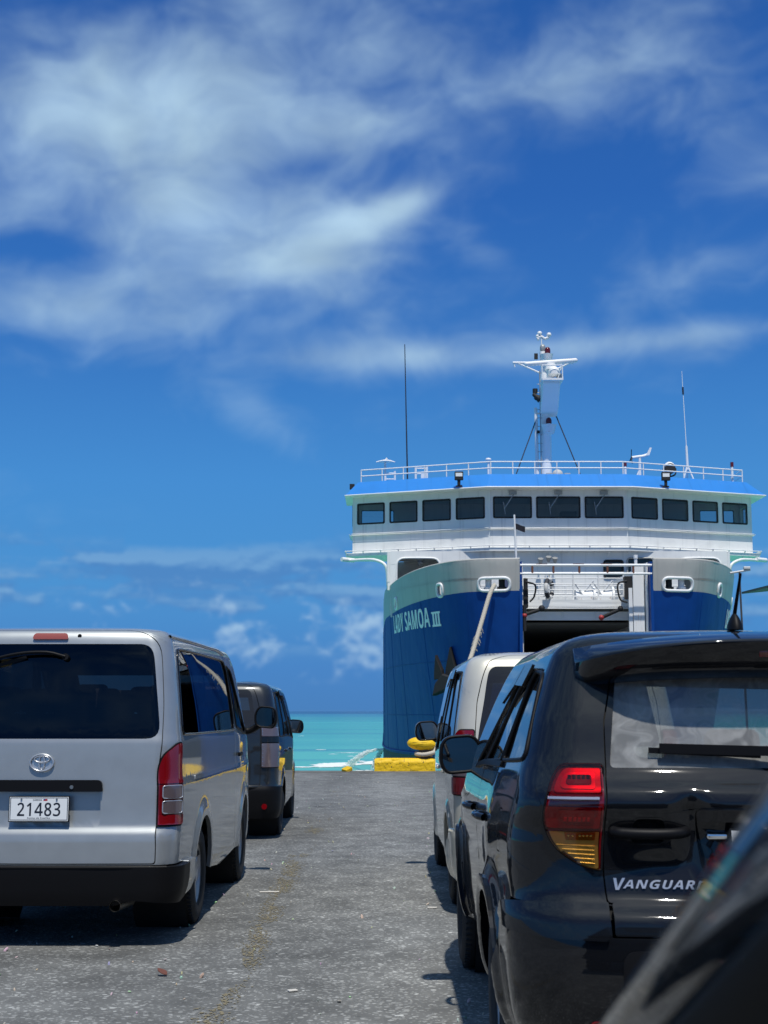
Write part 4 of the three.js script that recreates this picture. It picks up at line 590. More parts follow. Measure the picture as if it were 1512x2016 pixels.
  for (const sg of [-1, 1]) {
    const f = sg > 0 ? (p) => p : mirrorS, g = new THREE.Group(); g.name = 'tail_lamp'; X.add(g); const a = B.rx(lx + 0.012), c = B.sd(o.lampWrap);
    mesh('lamp_back', B.geo(f(poly([[a, o.lamp[0], 0.02], [c, o.lamp[0], 0.03], [c, o.lamp[1] - 0.1, 0.04], [c - 0.05, o.lamp[1], 0.05], [a, o.lamp[1], 0.02]])), { off: 0.01, rim: 0.02, edge: 0.04 }), M.gap, g);
    for (const [y0, y1, m, nm, wide] of o.lenses) { const q = y1 > o.lamp[1] - 0.1 ? [[a + 0.006, y0, 0.01], [c - 0.006, y0, 0.01], [c - 0.006, o.lamp[1] - 0.1, 0.03], [c - 0.055, y1, 0.05], [a + 0.006, y1, 0.012]] : [[a + 0.006, y0, 0.012], [c - 0.006, y0, 0.02], [c - 0.006, y1, 0.012], [a + 0.006, y1, 0.012]]; mesh(nm, B.geo(f(poly(q)), { off: 0.02, rim: 0.012, edge: 0.03 }), m, g);
      if (nm === 'red_lens' && y1 - y0 > 0.1) for (let r = 0; r < 4; r++) for (let k = 0; k < 5; k++) { const u = lerp(a + 0.025, c - 0.05, k / 4), vv = lerp(y0 + 0.03, y1 - 0.06, r / 3); mesh('lens_cell', B.geo(f(poly([[u - 0.012, vv - 0.014], [u + 0.012, vv - 0.014], [u + 0.012, vv + 0.014], [u - 0.012, vv + 0.014]])), { off: 0.0225, edge: 0.05 }), M.lensRedDark, g); }
      if (nm === 'clear_lens' && y1 - y0 > 0.1) for (let r = 0; r < 6; r++) mesh('lens_rib', B.bead(f([[a + 0.012, lerp(y0 + 0.02, y1 - 0.02, r / 5)], [c - 0.02, lerp(y0 + 0.02, y1 - 0.02, r / 5)]]), 0.005, 0.02), M.chrome, g); }
  }
  const bh = [[0, 0.25], [B.sd(0.3), 0.25], [B.sd(0.47), 0.28], [B.sd(0.43), 0.5], [B.sd(0.3), 0.592], [0, 0.592]], bum = mesh('rear_bumper', B.geo([...mirrorS(bh).slice(0, -1), ...bh.slice(1, -1)], { off: 0.035, rim: 0.05, edge: 0.06 }), o.bumper, X);
  mesh('bumper_ledge', B.bead([[-B.sd(0.25), 0.588], [-B.rx(0.6), 0.59], [0, 0.59], [B.rx(0.6), 0.59], [B.sd(0.25), 0.588]], 0.02, 0.026), paint, bum);
  for (const sg of [-1, 1]) mesh('reflector', at(new THREE.CylinderGeometry(0.032, 0.032, 0.02, 20), 0, 0, 0, Math.PI / 2).translate(...B.point(sg * B.rx(0.70), 0.385, 0.042).toArray()), M.lensRed, bum);
  for (const sg of [-1, 1]) {
    const f = sg > 0 ? (p) => p : mirrorS;
    for (const w of wins) { const q = mesh('side_window', B.geo(f(w), { off: -0.005, edge: 0.09 }), w === w3 || w === w4 ? M.tintMid : M.tint, X); mesh('window_seal', B.bead(f(w), 0.008, 0.001, true), M.trim, q); }
    mesh('pillar_trim', B.geo(f(poly([[B.sd(1.115), 1.155], [B.sd(1.185), 1.155], [B.sd(1.185), 1.725], [B.sd(1.115), 1.725]])), { holes: [f(slots[0]).filter(() => false)].filter((h) => h.length), off: 0.004 }), M.gloss, X);
    mesh('pillar_trim', B.geo(f(poly([[B.sd(2.015), 1.145], [B.sd(2.105), 1.145], [B.sd(2.105), 1.735], [B.sd(2.015), 1.735]])), { off: 0.004 }), M.gloss, X);
    mesh('rain_visor', B.geo(f(poly([[B.sd(1.17), 1.67, 0.01], [B.sd(2.03), 1.68, 0.01], [B.sd(2.03), 1.75, 0.01], [B.sd(1.17), 1.74, 0.01]])), { off: 0.024, rim: 0.01, edge: 0.06 }), M.gloss, X);
    mesh('rain_visor', B.geo(f(poly([[B.sd(2.09), 1.68, 0.01], [B.sd(2.72), 1.62, 0.02], [B.sd(2.72), 1.69, 0.01], [B.sd(2.09), 1.75, 0.01]])), { off: 0.024, rim: 0.01, edge: 0.06 }), M.gloss, X);
    for (const t of [1.3, 2.2]) mesh('door_handle', [rbox(0.028, 0.035, 0.2, 0.012, sg * (W + 0.012), 0.98, -t - 0.1)], paint, X);
    for (const t of [axR, axF]) { wheelParts(X, sg * (W - 0.12), yw, -t, yw, 0.195, sg, 'seven'); mesh('wheel_well', new THREE.CylinderGeometry(ra + 0.015, ra + 0.015, 0.32, 28, 1, true).rotateZ(Math.PI / 2).translate(sg * (W - 0.23), yw + 0.02, -t), M.under, X); }
    doorMirror(X, sg, [sg * o.mirror[0], o.mirror[1], -o.mirror[2]], 0.22, 0.185, o.mirrorPaint, [sg * 0.81, o.mirror[1] - 0.09, -o.mirror[2] - 0.12], -0.1);
  }
  const wsp = [[B.sd(L - 0.3) + 0.19, 1.09], [B.end, 1.09], [B.end, 1.71], [B.sd(L - 0.3) + 0.21, 1.71]];
  mesh('windscreen', [B.geo(wsp, { off: -0.004, edge: 0.14 }), B.geo(mirrorS(wsp), { off: -0.004, edge: 0.14 })], M.clear, X);
  mesh('underbody', [box(1.44, 0.15, 4.1, 0, 0.34, -2.3), box(1.6, 0.02, 3.9, 0, 0.43, -2.3)], M.under, X);
  for (const z of [-1.0, -1.85]) for (const x of [-0.4, 0.4]) mesh('seat', seatShape(x, z, 0.5, 0.62, 0.66), M.cloth, X);
  for (const x of [-0.4, 0.4]) mesh('seat', seatShape(x, -2.65, 0.5, 0.62, 0.66), M.cloth, X);
  mesh('dashboard', [rbox(1.4, 0.2, 0.45, 0.08, 0, 1.02, -3.4)], M.trim, X);
  return [X, B];
}
const [beige, beigeB] = peopleCarrier({ label: 'champagne people carrier with a ring sticker on its rear window, beyond the black car', pos: [1.345, 0, -10.62], turn: 0.006, h: 1.915, paint: M.champagne, bumper: M.champagne, rearGlass: M.greyTint, lampIn: 0.70, winHalf: 0.69, lampWrap: 0.13, lamp: [0.85, 1.32], mirror: [0.92, 1.275, 3.25], mirrorPaint: M.champagne,
  lenses: [[1.06, 1.31, M.lensRed, 'red_lens'], [0.99, 1.05, M.lensClear, 'clear_lens'], [0.86, 0.98, M.lensRedDark, 'red_lens']] });
{ const p = []; for (let i = 0; i < 28; i++) { const a = (i / 28) * 6.2832; p.push([beigeB.rx(-0.575 + Math.cos(a) * 0.043), 1.315 + Math.sin(a) * 0.043]); } mesh('ring_sticker', beigeB.bead(p, 0.0028, 0.005, true, 5), std([0.45, 0.46, 0.47], 0.6), beige); }
peopleCarrier({ label: 'dark grey people carrier with clear tail lamps, in front of the silver van', pos: [-2.05, 0, -16.9], turn: 0.012, h: 1.82, paint: M.charcoal, bumper: M.trim, rearGlass: M.greyTint, lampIn: 0.64, winHalf: 0.61, lampWrap: 0.10, lamp: [0.81, 1.30], mirror: [0.88, 1.255, 3.05], mirrorPaint: M.trim,
  lenses: [[1.17, 1.29, M.lensClear, 'clear_lens'], [1.10, 1.165, M.gloss, 'dark_band'], [0.82, 1.09, M.lensClear, 'clear_lens']] });
// ---------------------------------------------------------------- the ferry, bow towards the quay
{
  const F = thing('ferry', 'blue and white car ferry moored bow first at the wharf', 'ferry', [5.46, 0, -39]);
  const grime = dataTex(1024, 1024, (i, j) => { const u = i / 1024, v = j / 1024; const st = fbm(u * 60, v * 3 + 2, 4), bl = fbm(u * 9 + 7, v * 9, 4), k = 1 - 0.16 * ss(0.05, 0.6, st) - 0.10 * ss(0, 0.6, bl); return [k, k * 0.995, k * 0.98]; }, false, 1 / 9, 1 / 9);
  const relief = dataTex(512, 512, (i, j) => { const h = 0.5 + 0.5 * fbm(i / 70, j / 110, 3); return [h, h, h]; }, false, 1 / 6, 1 / 6);
  const rust = dataTex(512, 512, (i, j) => { const n = fbm(i / 30, j / 70, 4), k = ss(0.22, 0.5, n); return [lerp(1, 0.62, k), lerp(1, 0.42, k), lerp(1, 0.3, k)]; }, false, 1 / 2, 1 / 2);
  const white = std([0.84, 0.85, 0.83], 0.45, { map: grime, bumpMap: relief, bumpScale: 0.03 });
  const wht = std([0.80, 0.81, 0.80], 0.42, { map: rust }), clean = std([0.86, 0.87, 0.86], 0.4);
  const blue = phys([0.004, 0.056, 0.26], 0.5, { map: grime, bumpMap: relief, bumpScale: 0.05, specularIntensity: 0.3 });
  const grey = std([0.47, 0.465, 0.43], 0.5, { map: grime, bumpMap: relief, bumpScale: 0.03 });
  const boot = std([0.09, 0.08, 0.07], 0.8), bright = std([0.022, 0.21, 0.62], 0.4, { map: grime }), dark = std([0.012, 0.012, 0.013], 0.7), deckGrey = std([0.16, 0.17, 0.17], 0.8), galv = std([0.35, 0.36, 0.36], 0.5, { metalness: 0.4 }), lampRed = phys([0.12, 0.012, 0.015], 0.15), letter = std([0.84, 0.85, 0.84], 0.55), cable = std([0.02, 0.025, 0.04], 0.6), brown = std([0.16, 0.06, 0.035], 0.8);
  const pane = phys([0.66, 0.69, 0.69], 0.0, { transmission: 1, thickness: 0, ior: 1.5 });
  const add = (name, geo, mat, parent = F) => mesh(name, geo, mat, parent);
  // hull
  const top = [[1.80, 0], [2.5, 0.06], [3.3, 0.42], [4.15, 1.7], [4.9, 3.8], [5.36, 6.9], [5.46, 11], [5.46, 24], [5.46, 46]], low = [[1.80, 1.3], [2.05, 1.4], [2.5, 2.0], [3.2, 3.6], [4.1, 6.3], [5.0, 10], [5.4, 14.5], [5.46, 26], [5.46, 46]];
  const cT = new THREE.CatmullRomCurve3(top.map(([x, z]) => V3(x, 0, z)), false, 'centripetal'), cL = new THREE.CatmullRomCurve3(low.map(([x, z]) => V3(x, 0, z)), false, 'centripetal');
  const N = 900, tab = []; { let s = 0, p = null; for (let i = 0; i <= N; i++) { const t = i / N, a = cT.getPoint(t), b = cL.getPoint(t); if (p) s += a.distanceTo(p); p = a; tab.push([s, a.x, a.z, b.x, b.z]); } }
  const SE = tab[N][0];
  const curve = (s) => { s = clamp(s, 0, SE - 1e-4); let lo = 0, hi = N; while (hi - lo > 1) { const m = (lo + hi) >> 1; if (tab[m][0] <= s) lo = m; else hi = m; } const A = tab[lo], B2 = tab[hi], t = (s - A[0]) / (B2[0] - A[0]); return [1, 2, 3, 4].map((k) => lerp(A[k], B2[k], t)); };
  const skinOf = (sg) => { const k = new Skin((s, v) => { const [a, b, c, d] = curve(s), w = Math.pow(clamp((5.5 - v) / 7.2), 1.15); return V3(sg * lerp(a, c, w), v, -lerp(b, d, w)); }); k.flip = sg; return k; };
  const R = skinOf(1), Lh = skinOf(-1);
  const vt = (s) => 5.53 - 0.22 * ss(1.6, 8.5, s), vb = (s) => 4.68 - 0.24 * ss(0.5, 9, s);
  const along = (f, s0, s1, n) => { const o = []; for (let i = 0; i <= n; i++) { const s = lerp(s0, s1, i / n); o.push([s, f(s)]); } return o; };
  const oval = (s, v, w, h) => poly([[s - w / 2, v - h / 2, h * 0.49], [s + w / 2, v - h / 2, h * 0.49], [s + w / 2, v + h / 2, h * 0.49], [s - w / 2, v + h / 2, h * 0.49]], 0, 7);
  const leads = [[0.72, 4.855, 0.84, 0.29], [2.72, 4.80, 0.26, 0.3], [6.55, 4.70, 0.3, 0.28]];
  for (const [K, sg] of [[Lh, -1], [R, 1]]) {
    const hull = add('hull_side', K.geo([[0, -2.2], ...along(() => -2.2, 4, SE, 12), ...along(vb, 0, SE, 60).reverse()], { edge: 0.3, rim: 0.1 }), blue);
    add('bulwark', K.geo([...along(vb, 0, SE, 60), ...along(vt, 0, SE, 60).reverse()], { holes: leads.map((l) => oval(...l)), edge: 0.25, rim: 0.07 }), grey);
    add('boot_stripe', K.geo([...along(() => -2.2, 0, SE, 20), ...along(() => 0.12, 0, SE, 20).reverse()], { off: 0.006, edge: 0.5 }), boot, hull);
    add('rubbing_bar', K.bead(along(() => 0.2, 1.5, SE - 1, 40), 0.04, 0.02), blue, hull);
    add('bulwark_cap', K.bead(along(vt, 0, SE - 1, 50), 0.035, -0.03), grey);
    for (const l of leads) { const f = add('fairlead', K.bead(oval(l[0], l[1], l[2] + 0.05, l[3] + 0.05), 0.042, 0.01, true, 8), wht); const c = K.point(l[0], l[1], -0.16), n = l[2] > 0.5 ? 2 : 1; for (let i = 0; i < n; i++) { const q = K.point(l[0] + (n === 2 ? (i - 0.5) * 0.42 : 0), l[1], -0.2); add('roller', [at(new THREE.CylinderGeometry(0.085, 0.085, 0.36, 14), q.x, q.y, q.z), at(new THREE.CylinderGeometry(0.13, 0.13, 0.05, 14), q.x, q.y - 0.12, q.z)], i ? wht : dark, f); } }
    // name on the bow
    const adv = [...'LADY SAMOA'].reduce((t, c) => t + (c === ' ' ? 0.54 * 0.42 : (font.data.glyphs[c].ha * 0.54) / font.data.resolution), 0), kx = 0.80, dir = sg < 0 ? -1 : 1, s0 = sg < 0 ? 7.25 : 4.1, y0 = 3.84, e = 0.54 * 0.72, q = [];
    const tx = K.text('LADY SAMOA', 0.54, s0, y0, { sx: dir * kx, off: 0.012, rim: 0.006, edge: 0.25 }), end = adv * kx + 0.14;
    for (let i = 0; i < 3; i++) { const a = s0 + dir * (end + 0.05 + i * 0.155), b = a + dir * 0.09; q.push(K.geo(poly([[a, y0], [b, y0], [b, y0 + e], [a, y0 + e]]), { off: 0.012, rim: 0.006, edge: 0.2 })); }
    for (const y of [y0 - 0.012, y0 + e - 0.045]) { const a = s0 + dir * end, b = a + dir * 0.5; q.push(K.geo(poly([[a, y], [b, y], [b, y + 0.055], [a, y + 0.055]]), { off: 0.0145, rim: 0.008, edge: 0.2 })); }
    add('ship_name', [...tx, ...q], letter, hull);
    for (const y of [1.35, 2.85]) add('plate_seam', K.bead(along(() => y, 0.3, SE - 1, 40), 0.011, 0), blue, hull);
    for (let k = 0; k < 12; k++) { const q = []; for (let j = 0; j <= 10; j++) q.push([1.6 + k * 2.1 + (k % 3) * 0.3, lerp(-0.4, vb(1.6 + k * 2.1) - 0.05, j / 10)]); add('plate_seam', K.bead(q, 0.010, 0), blue, hull); }
  }
  // weld seams and streaks are in the paint; a hanging line at the stem side
  // bow cheeks and car deck
  for (const sg of [-1, 1]) {
    add('bow_cheek', [box(0.08, 7.5, 6.2, sg * 1.77, 1.72, -3.2)], blue);
    add('cheek_lining', [box(0.04, 3.9, 6.0, sg * 1.70, 3.52, -3.4)], white);
  }
  add('car_deck', [box(9.8, 0.1, 28, 0, 0.25, -31), box(10, 0.06, 28, 0, 3.93, -31), box(0.06, 3.7, 28, -4.95, 2.1, -31), box(0.06, 3.7, 28, 4.95, 2.1, -31), box(10, 3.7, 0.06, 0, 2.1, -45), box(3.5, 0.1, 16, 0, 0.25, -9.3), box(3.5, 0.06, 14.5, 0, 3.93, -9.7), box(0.06, 3.7, 12, -1.82, 2.1, -11), box(0.06, 3.7, 12, 1.82, 2.1, -11), box(3.3, 3.7, 0.06, -3.4, 2.1, -17), box(3.3, 3.7, 0.06, 3.4, 2.1, -17)], deckGrey);
  add('bow_ramp', [box(3.3, 0.12, 3.6, 0, 0.17, 0.4, 0.045)], deckGrey);
  add('fore_deck', [new THREE.ExtrudeGeometry(new THREE.Shape([[-1.8, 1.2], [1.8, 1.2], [2.6, 1.2], [3.3, 1.7], [3.9, 2.7], [4.5, 4.6], [4.95, 7.2], [5.15, 9.4], [-5.15, 9.4], [-4.95, 7.2], [-4.5, 4.6], [-3.9, 2.7], [-3.3, 1.7], [-2.6, 1.2]].map(([x, y]) => new THREE.Vector2(x, y))), { depth: 0.06, bevelEnabled: false }).rotateX(-Math.PI / 2).translate(0, 4.29, 0)], deckGrey);
  add('deck_beam', [box(3.42, 0.2, 0.12, 0, 4.42, -1.25), box(3.42, 0.04, 0.2, 0, 4.29, -1.28)], white);
  add('deck_beam', [box(3.42, 0.24, 0.08, 0, 4.08, -1.42), ...[-1.4, -0.5, 0.4, 1.3].map((x) => box(0.04, 0.24, 0.03, x, 4.08, -1.37))], white);
  const posts = (parent, xs, y0, y1, z, r, mat) => xs.forEach((x) => add('post', bar([x, y0, z], [x, y1, z], r), mat, parent));
  const bowRail = add('bow_railing', [bar([-1.78, 5.37, -0.12], [1.78, 5.37, -0.12], 0.038), bar([-1.78, 5.14, -0.12], [1.78, 5.14, -0.12], 0.032)], wht); posts(bowRail, [-1.45, -0.88, -0.18, 0.58, 1.28], 5.14, 5.37, -0.12, 0.03, brown);
  for (const [x, y] of [[-1.2, 5.40], [0.55, 5.405], [-0.2, 5.405]]) add('rust_patch', rbox(0.3, 0.014, 0.06, 0.005, x, y, -0.12), brown, bowRail);
  const rail2 = add('deck_railing', [4.62, 4.8, 4.97, 5.12, 5.28].map((y) => bar([-1.72, y, -1.3], [1.2, y, -1.3], 0.016)), wht); posts(rail2, [-1.7, -0.95, -0.2, 0.5, 1.2], 4.5, 5.3, -1.3, 0.024, wht);
  const rail3 = add('deck_railing', [4.7, 4.95, 5.2].map((y) => bar([-3.4, y, -4.6], [3.6, y, -4.6], 0.02)), wht); posts(rail3, [-3.2, -2.4, -1.6, -0.8, 0, 0.8, 1.6, 2.4, 3.2], 4.35, 5.2, -4.6, 0.025, wht);
  add('ramp_post', [box(0.3, 2.6, 0.22, 1.5, 4.1, -0.75), box(0.1, 2.4, 0.1, 1.28, 3.6, -0.7), bar([1.45, 5.3, -0.7], [1.45, 5.62, -0.7], 0.045), at(new THREE.CylinderGeometry(0.06, 0.06, 0.1, 12), 1.45, 5.66, -0.7)], wht);
  add('ramp_hinge', [box(0.16, 0.5, 0.3, -1.62, 4.5, -0.6), bar([-1.6, 4.65, -0.5], [-1.6, 5.05, -0.5], 0.06), tube([[-1.6, 4.95, -0.45], [-1.35, 4.85, -0.4], [-1.38, 4.55, -0.4], [-1.5, 4.4, -0.4]], 0.025), bar([-1.65, 4.05, -0.4], [-1.2, 4.2, -0.4], 0.05), ball(0.09, -1.18, 4.22, -0.4), bar([-1.66, 3.6, -0.3], [-1.66, 4.3, -0.3], 0.05)], dark);
  add('ramp_hinge', [bar([0.55, 4.02, -0.9], [1.0, 4.22, -0.8], 0.05), ball(0.08, 1.02, 4.24, -0.8), box(0.2, 0.5, 0.2, 1.25, 4.75, -0.8), tube([[1.2, 5.0, -0.7], [0.95, 4.9, -0.7], [1.0, 4.5, -0.7], [1.2, 4.4, -0.7]], 0.025), box(0.3, 0.16, 0.3, 1.3, 5.05, -0.9)], dark);
  add('ramp_pin', [ball(0.075, 0.5, 4.0, -0.86), ball(0.07, -1.66, 4.02, -0.3)], std([0.35, 0.03, 0.03], 0.5));
  for (const x of [0.35, 0.9]) add('windlass', [at(new THREE.CylinderGeometry(0.26, 0.26, 0.5, 20), x, 4.72, -3.2, 0, 0, Math.PI / 2), at(new THREE.CylinderGeometry(0.34, 0.34, 0.06, 20), x + 0.28, 4.72, -3.2, 0, 0, Math.PI / 2), box(0.4, 0.3, 0.6, x, 4.5, -3.2), bar([x, 4.7, -3.0], [x - 0.3, 5.15, -2.9], 0.03), bar([x, 4.9, -3.0], [x + 0.25, 5.2, -2.9], 0.025)], wht);
  // the anchor in its hawse
  { const P = (s, v, o) => Lh.point(s, v, o); const c = P(2.55, 2.42, 0.2), g = new THREE.Group(); g.name = 'anchor'; F.add(g);
    const A = [[-0.30, -0.10], [0.34, 0.16], [0.36, 0.32], [0.0, 0.42], [-0.22, 0.18]], crown = new THREE.ExtrudeGeometry(new THREE.Shape(A.map(([x, y]) => new THREE.Vector2(x, y))), { depth: 0.22, bevelEnabled: true, bevelSize: 0.04, bevelThickness: 0.05, bevelSegments: 2 });
    const fl = (x, h, w, r) => new THREE.ExtrudeGeometry(new THREE.Shape([[-w, 0], [w, 0], [w * 0.9, h * 0.35], [r, h], [-w * 0.8, h * 0.3]].map(([a, b]) => new THREE.Vector2(a + x, b))), { depth: 0.1, bevelEnabled: true, bevelSize: 0.025, bevelThickness: 0.04, bevelSegments: 2 });
    mesh('crown', crown.clone().rotateY(-0.55).translate(c.x, c.y - 0.35, c.z), dark, g);
    mesh('fluke', at(fl(-0.12, 0.62, 0.12, -0.02), c.x - 0.08, c.y, c.z + 0.05, 0.12, -0.5, 0.12), dark, g);
    mesh('fluke', at(fl(0.16, 0.82, 0.15, 0.0), c.x, c.y + 0.02, c.z + 0.05, 0.12, -0.5, 0.02), dark, g);
    mesh('shank', bar([c.x + 0.05, c.y - 0.1, c.z], [c.x + 0.3, c.y + 0.7, c.z - 0.6], 0.09), dark, g); }
  add('jackstaff', bar([-1.86, 5.5, -0.35], [-1.90, 6.78, -0.35], 0.03, 0.026), wht);
  // lower front wall of the superstructure
  const panel = (outline, holes, depth) => { const sh = new THREE.Shape(outline.map(([x, y]) => new THREE.Vector2(x, y))); sh.holes = holes.map((h) => new THREE.Path(h.map(([x, y]) => new THREE.Vector2(x, y)))); return new THREE.ExtrudeGeometry(sh, { depth, bevelEnabled: false, curveSegments: 6 }); };
  const rr = (x0, y0, x1, y1, r) => poly([[x0, y0, r], [x1, y0, r], [x1, y1, r], [x0, y1, r]]);
  const arches = [rr(-5.06, 4.5, -3.72, 6.2, 0.26), rr(3.78, 4.5, 5.06, 6.2, 0.26)], lw = [rr(1.42, 5.58, 2.0, 6.12, 0.06), rr(2.14, 5.5, 2.95, 6.2, 0.1)];
  add('front_wall', [at(panel([[-5.26, 4.36], [5.26, 4.36], [5.26, 6.42], [-5.26, 6.42]], [...arches, ...lw], 0.1), 0, 0, -6.3)], white);
  lw.forEach((w, i) => { const wn = add('cabin_window', new THREE.ShapeGeometry(new THREE.Shape(w.map(([x, y]) => new THREE.Vector2(x, y)))).translate(0, 0, -6.25), pane); add('window_frame', new THREE.TubeGeometry(new THREE.CatmullRomCurve3(w.map(([x, y]) => V3(x, y, -6.18)), true, 'centripetal'), 60, 0.03, 6, true), i ? grey : dark, wn); });
  for (const a of arches) add('arch_rim', new THREE.TubeGeometry(new THREE.CatmullRomCurve3(a.map(([x, y]) => V3(x, y, -6.19)), true, 'centripetal'), 90, 0.03, 6, true), white);
  add('passage_wall', [box(10.5, 2.1, 0.08, 0, 5.36, -9.5), box(0.1, 2.1, 3.2, -3.6, 5.36, -7.9), box(0.1, 2.1, 3.2, 3.66, 5.36, -7.9)], white);
  add('passage_deck', box(10.6, 0.06, 36, 0, 4.27, -27.6), deckGrey);
  for (const x of [-4.3, 4.3]) add('passage_lamp', [ball(0.1, x, 6.15, -7.2), at(new THREE.CylinderGeometry(0.13, 0.13, 0.06, 12), x, 6.25, -7.2)], galv);
  for (const sg of [-1, 1]) add('side_wall', [box(0.08, 0.95, 33, sg * 5.32, 5.93, -22.7), ...[-9.4, -14, -19, -24, -29, -34].map((z) => box(0.08, 1.2, 1.2, sg * 5.32, 4.9, z))], white);
  for (const [x, y] of [[-0.6, 6.18], [-0.35, 6.24], [-0.15, 6.2]]) add('deck_lamp', [at(new THREE.CylinderGeometry(0.09, 0.05, 0.16, 12), x, y - 0.1, -5.9, 0.5), bar([x, y, -5.95], [x, y, -6.25], 0.025)], galv);
  // bridge deck slab with faceted front
  const plan = (k) => [[-6.5 - k, 7.75 - k * 0.9], [-2.15 - k * 0.2, 6.05 - k], [2.15 + k * 0.2, 6.05 - k], [6.5 + k, 7.75 - k * 0.9]];
  const slab = (k, y0, y1, zb) => { const p = plan(k), sh = new THREE.Shape([...p, [6.5 + k, zb], [-6.5 - k, zb]].map(([x, a]) => new THREE.Vector2(x, a))); const g = new THREE.ExtrudeGeometry(sh, { depth: y1 - y0, bevelEnabled: false }); g.rotateX(-Math.PI / 2); g.translate(0, y0, 0); return g; };
  add('bridge_deck', slab(0.16, 6.40, 6.50, 9.2), white); add('deck_house', [box(9.4, 1.92, 3.6, 0, 7.38, -11.05), box(9.6, 0.1, 3.9, 0, 6.43, -11.2)], white);
  { const p = plan(0.2); const path = p.map(([x, a]) => [x, 6.56, -a]); const cat = add('deck_edge_rail', [...path.slice(1).map((q, i) => bar(path[i], q, 0.015)), bar(path[0], [path[0][0], 6.56, -9.1], 0.022), bar(path[3], [path[3][0], 6.56, -9.1], 0.022)], wht);
    for (let i = 0; i < 3; i++) { const a = path[i], b = path[i + 1], n = Math.round(Math.hypot(b[0] - a[0], b[2] - a[2]) / 0.62); for (let j = 0; j < n + (i === 2); j++) { const t = j / n, x = lerp(a[0], b[0], t), z = lerp(a[2], b[2], t); add('bracket', [beam([x, 6.56, z], [x * 0.99, 6.30, z - 0.22], 0.03, 0.03)], wht, cat); } } }
  for (const sg of [-1, 1]) { add('wing_bracket', [tube([[sg * 5.34, 5.35, -6.35], [sg * 5.36, 5.75, -6.35], [sg * 5.45, 6.02, -6.35], [sg * 5.75, 6.17, -6.5], [sg * 6.15, 6.22, -6.9], [sg * 6.6, 6.24, -7.35]], 0.05, 40, 10), box(0.16, 1.2, 0.14, sg * 5.27, 5.8, -6.28)], white); add('wing_light', [at(new THREE.CylinderGeometry(0.07, 0.07, 0.5, 14), sg * 6.62, 6.26, -7.3, 0, 0.7, Math.PI / 2)], wht); }
  // wheelhouse: three front walls and two side walls with window openings
  const Y0 = 6.5, Y1 = 8.36, win0 = 7.46, win1 = 8.11;
  const wall = (a, b, wins) => { // from a to b in plan, windows as [u0, u1] along it
    const dx = b[0] - a[0], dz = b[1] - a[1], len = Math.hypot(dx, dz), ry = Math.atan2(dz, dx), put = (g) => { g.rotateY(ry); g.translate(a[0], 0, -a[1]); return g; };
    const hs = wins.map(([u, v]) => rr(u, win0, v, win1, 0.05)), w = add('wheelhouse_wall', put(panel([[0, Y0], [len, Y0], [len, Y1], [0, Y1]], hs, -0.08)), white);
    wins.forEach(([u, v]) => { const q = add('bridge_window', put(new THREE.ShapeGeometry(new THREE.Shape(rr(u, win0, v, win1, 0.05).map(([x, y]) => new THREE.Vector2(x, y)))).translate(0, 0, -0.03)), pane); add('window_frame', put(panel(rr(u - 0.02, win0 - 0.02, v + 0.02, win1 + 0.02, 0.06), [rr(u + 0.03, win0 + 0.03, v - 0.03, win1 - 0.03, 0.04)], 0.012)), dark, q); });
    add('wall_ledge', put(mg([box(len, 0.02, 0.07, len / 2, 7.1, 0.035), bar([0, 7.13, 0.1], [len, 7.13, 0.1], 0.011), ...Array.from({ length: Math.round(len / 0.9) }, (_, i) => bar([0.4 + i * 0.9, 7.13, 0.1], [0.4 + i * 0.9, 7.13, 0], 0.010))])), white, w);
    return put;
  };
  const p0 = plan(-0.02), seg = Math.hypot(p0[1][0] - p0[0][0], p0[1][1] - p0[0][1]), even = (n, w, len, m) => Array.from({ length: n }, (_, i) => { const c = m + (i + 0.5) * ((len - 2 * m) / n); return [c - w / 2, c + w / 2]; });
  wall(p0[0], p0[1], even(4, 0.92, seg, 0.08)); const mid = p0[2][0] - p0[1][0];
  const putC = wall(p0[1], p0[2], [[0.12, 1.30], [1.47, mid - 1.47], [mid - 1.30, mid - 0.12]]);
  wall(p0[2], p0[3], even(4, 0.92, seg, 0.08));
  wall([p0[0][0], 9.1], p0[0], even(1, 0.95, 9.1 - p0[0][1], 0.15)); wall(p0[3], [p0[3][0], 9.1], even(1, 0.95, 9.1 - p0[3][1], 0.15)); wall([p0[3][0], 9.1], [p0[0][0], 9.1], [[0.25, 1.4], [11.6, 12.7]]);
  for (const u of [0.72, mid / 2, mid - 0.72]) add('window_wiper', [putC(mg([box(0.24, 0.1, 0.1, u, 8.24, 0.06), beam([u + 0.04, 8.2, 0.09], [u - 0.28, 7.72, 0.05], 0.025, 0.025), beam([u - 0.3, 7.95, 0.035], [u - 0.24, 7.55, 0.035], 0.02, 0.02)]))], galv);
  add('wheelhouse_floor', slab(-0.12, 6.51, 6.56, 9.0), deckGrey);
  add('wheelhouse_ceiling', slab(-0.12, 8.30, 8.326, 9.0), white);
  add('helm_console', [box(3.2, 0.9, 0.6, 0, 7.05, -7.2), box(1.0, 0.6, 0.5, -3.6, 6.9, -8.3), box(0.5, 1.3, 0.5, 0.6, 7.3, -8.4)], deckGrey);
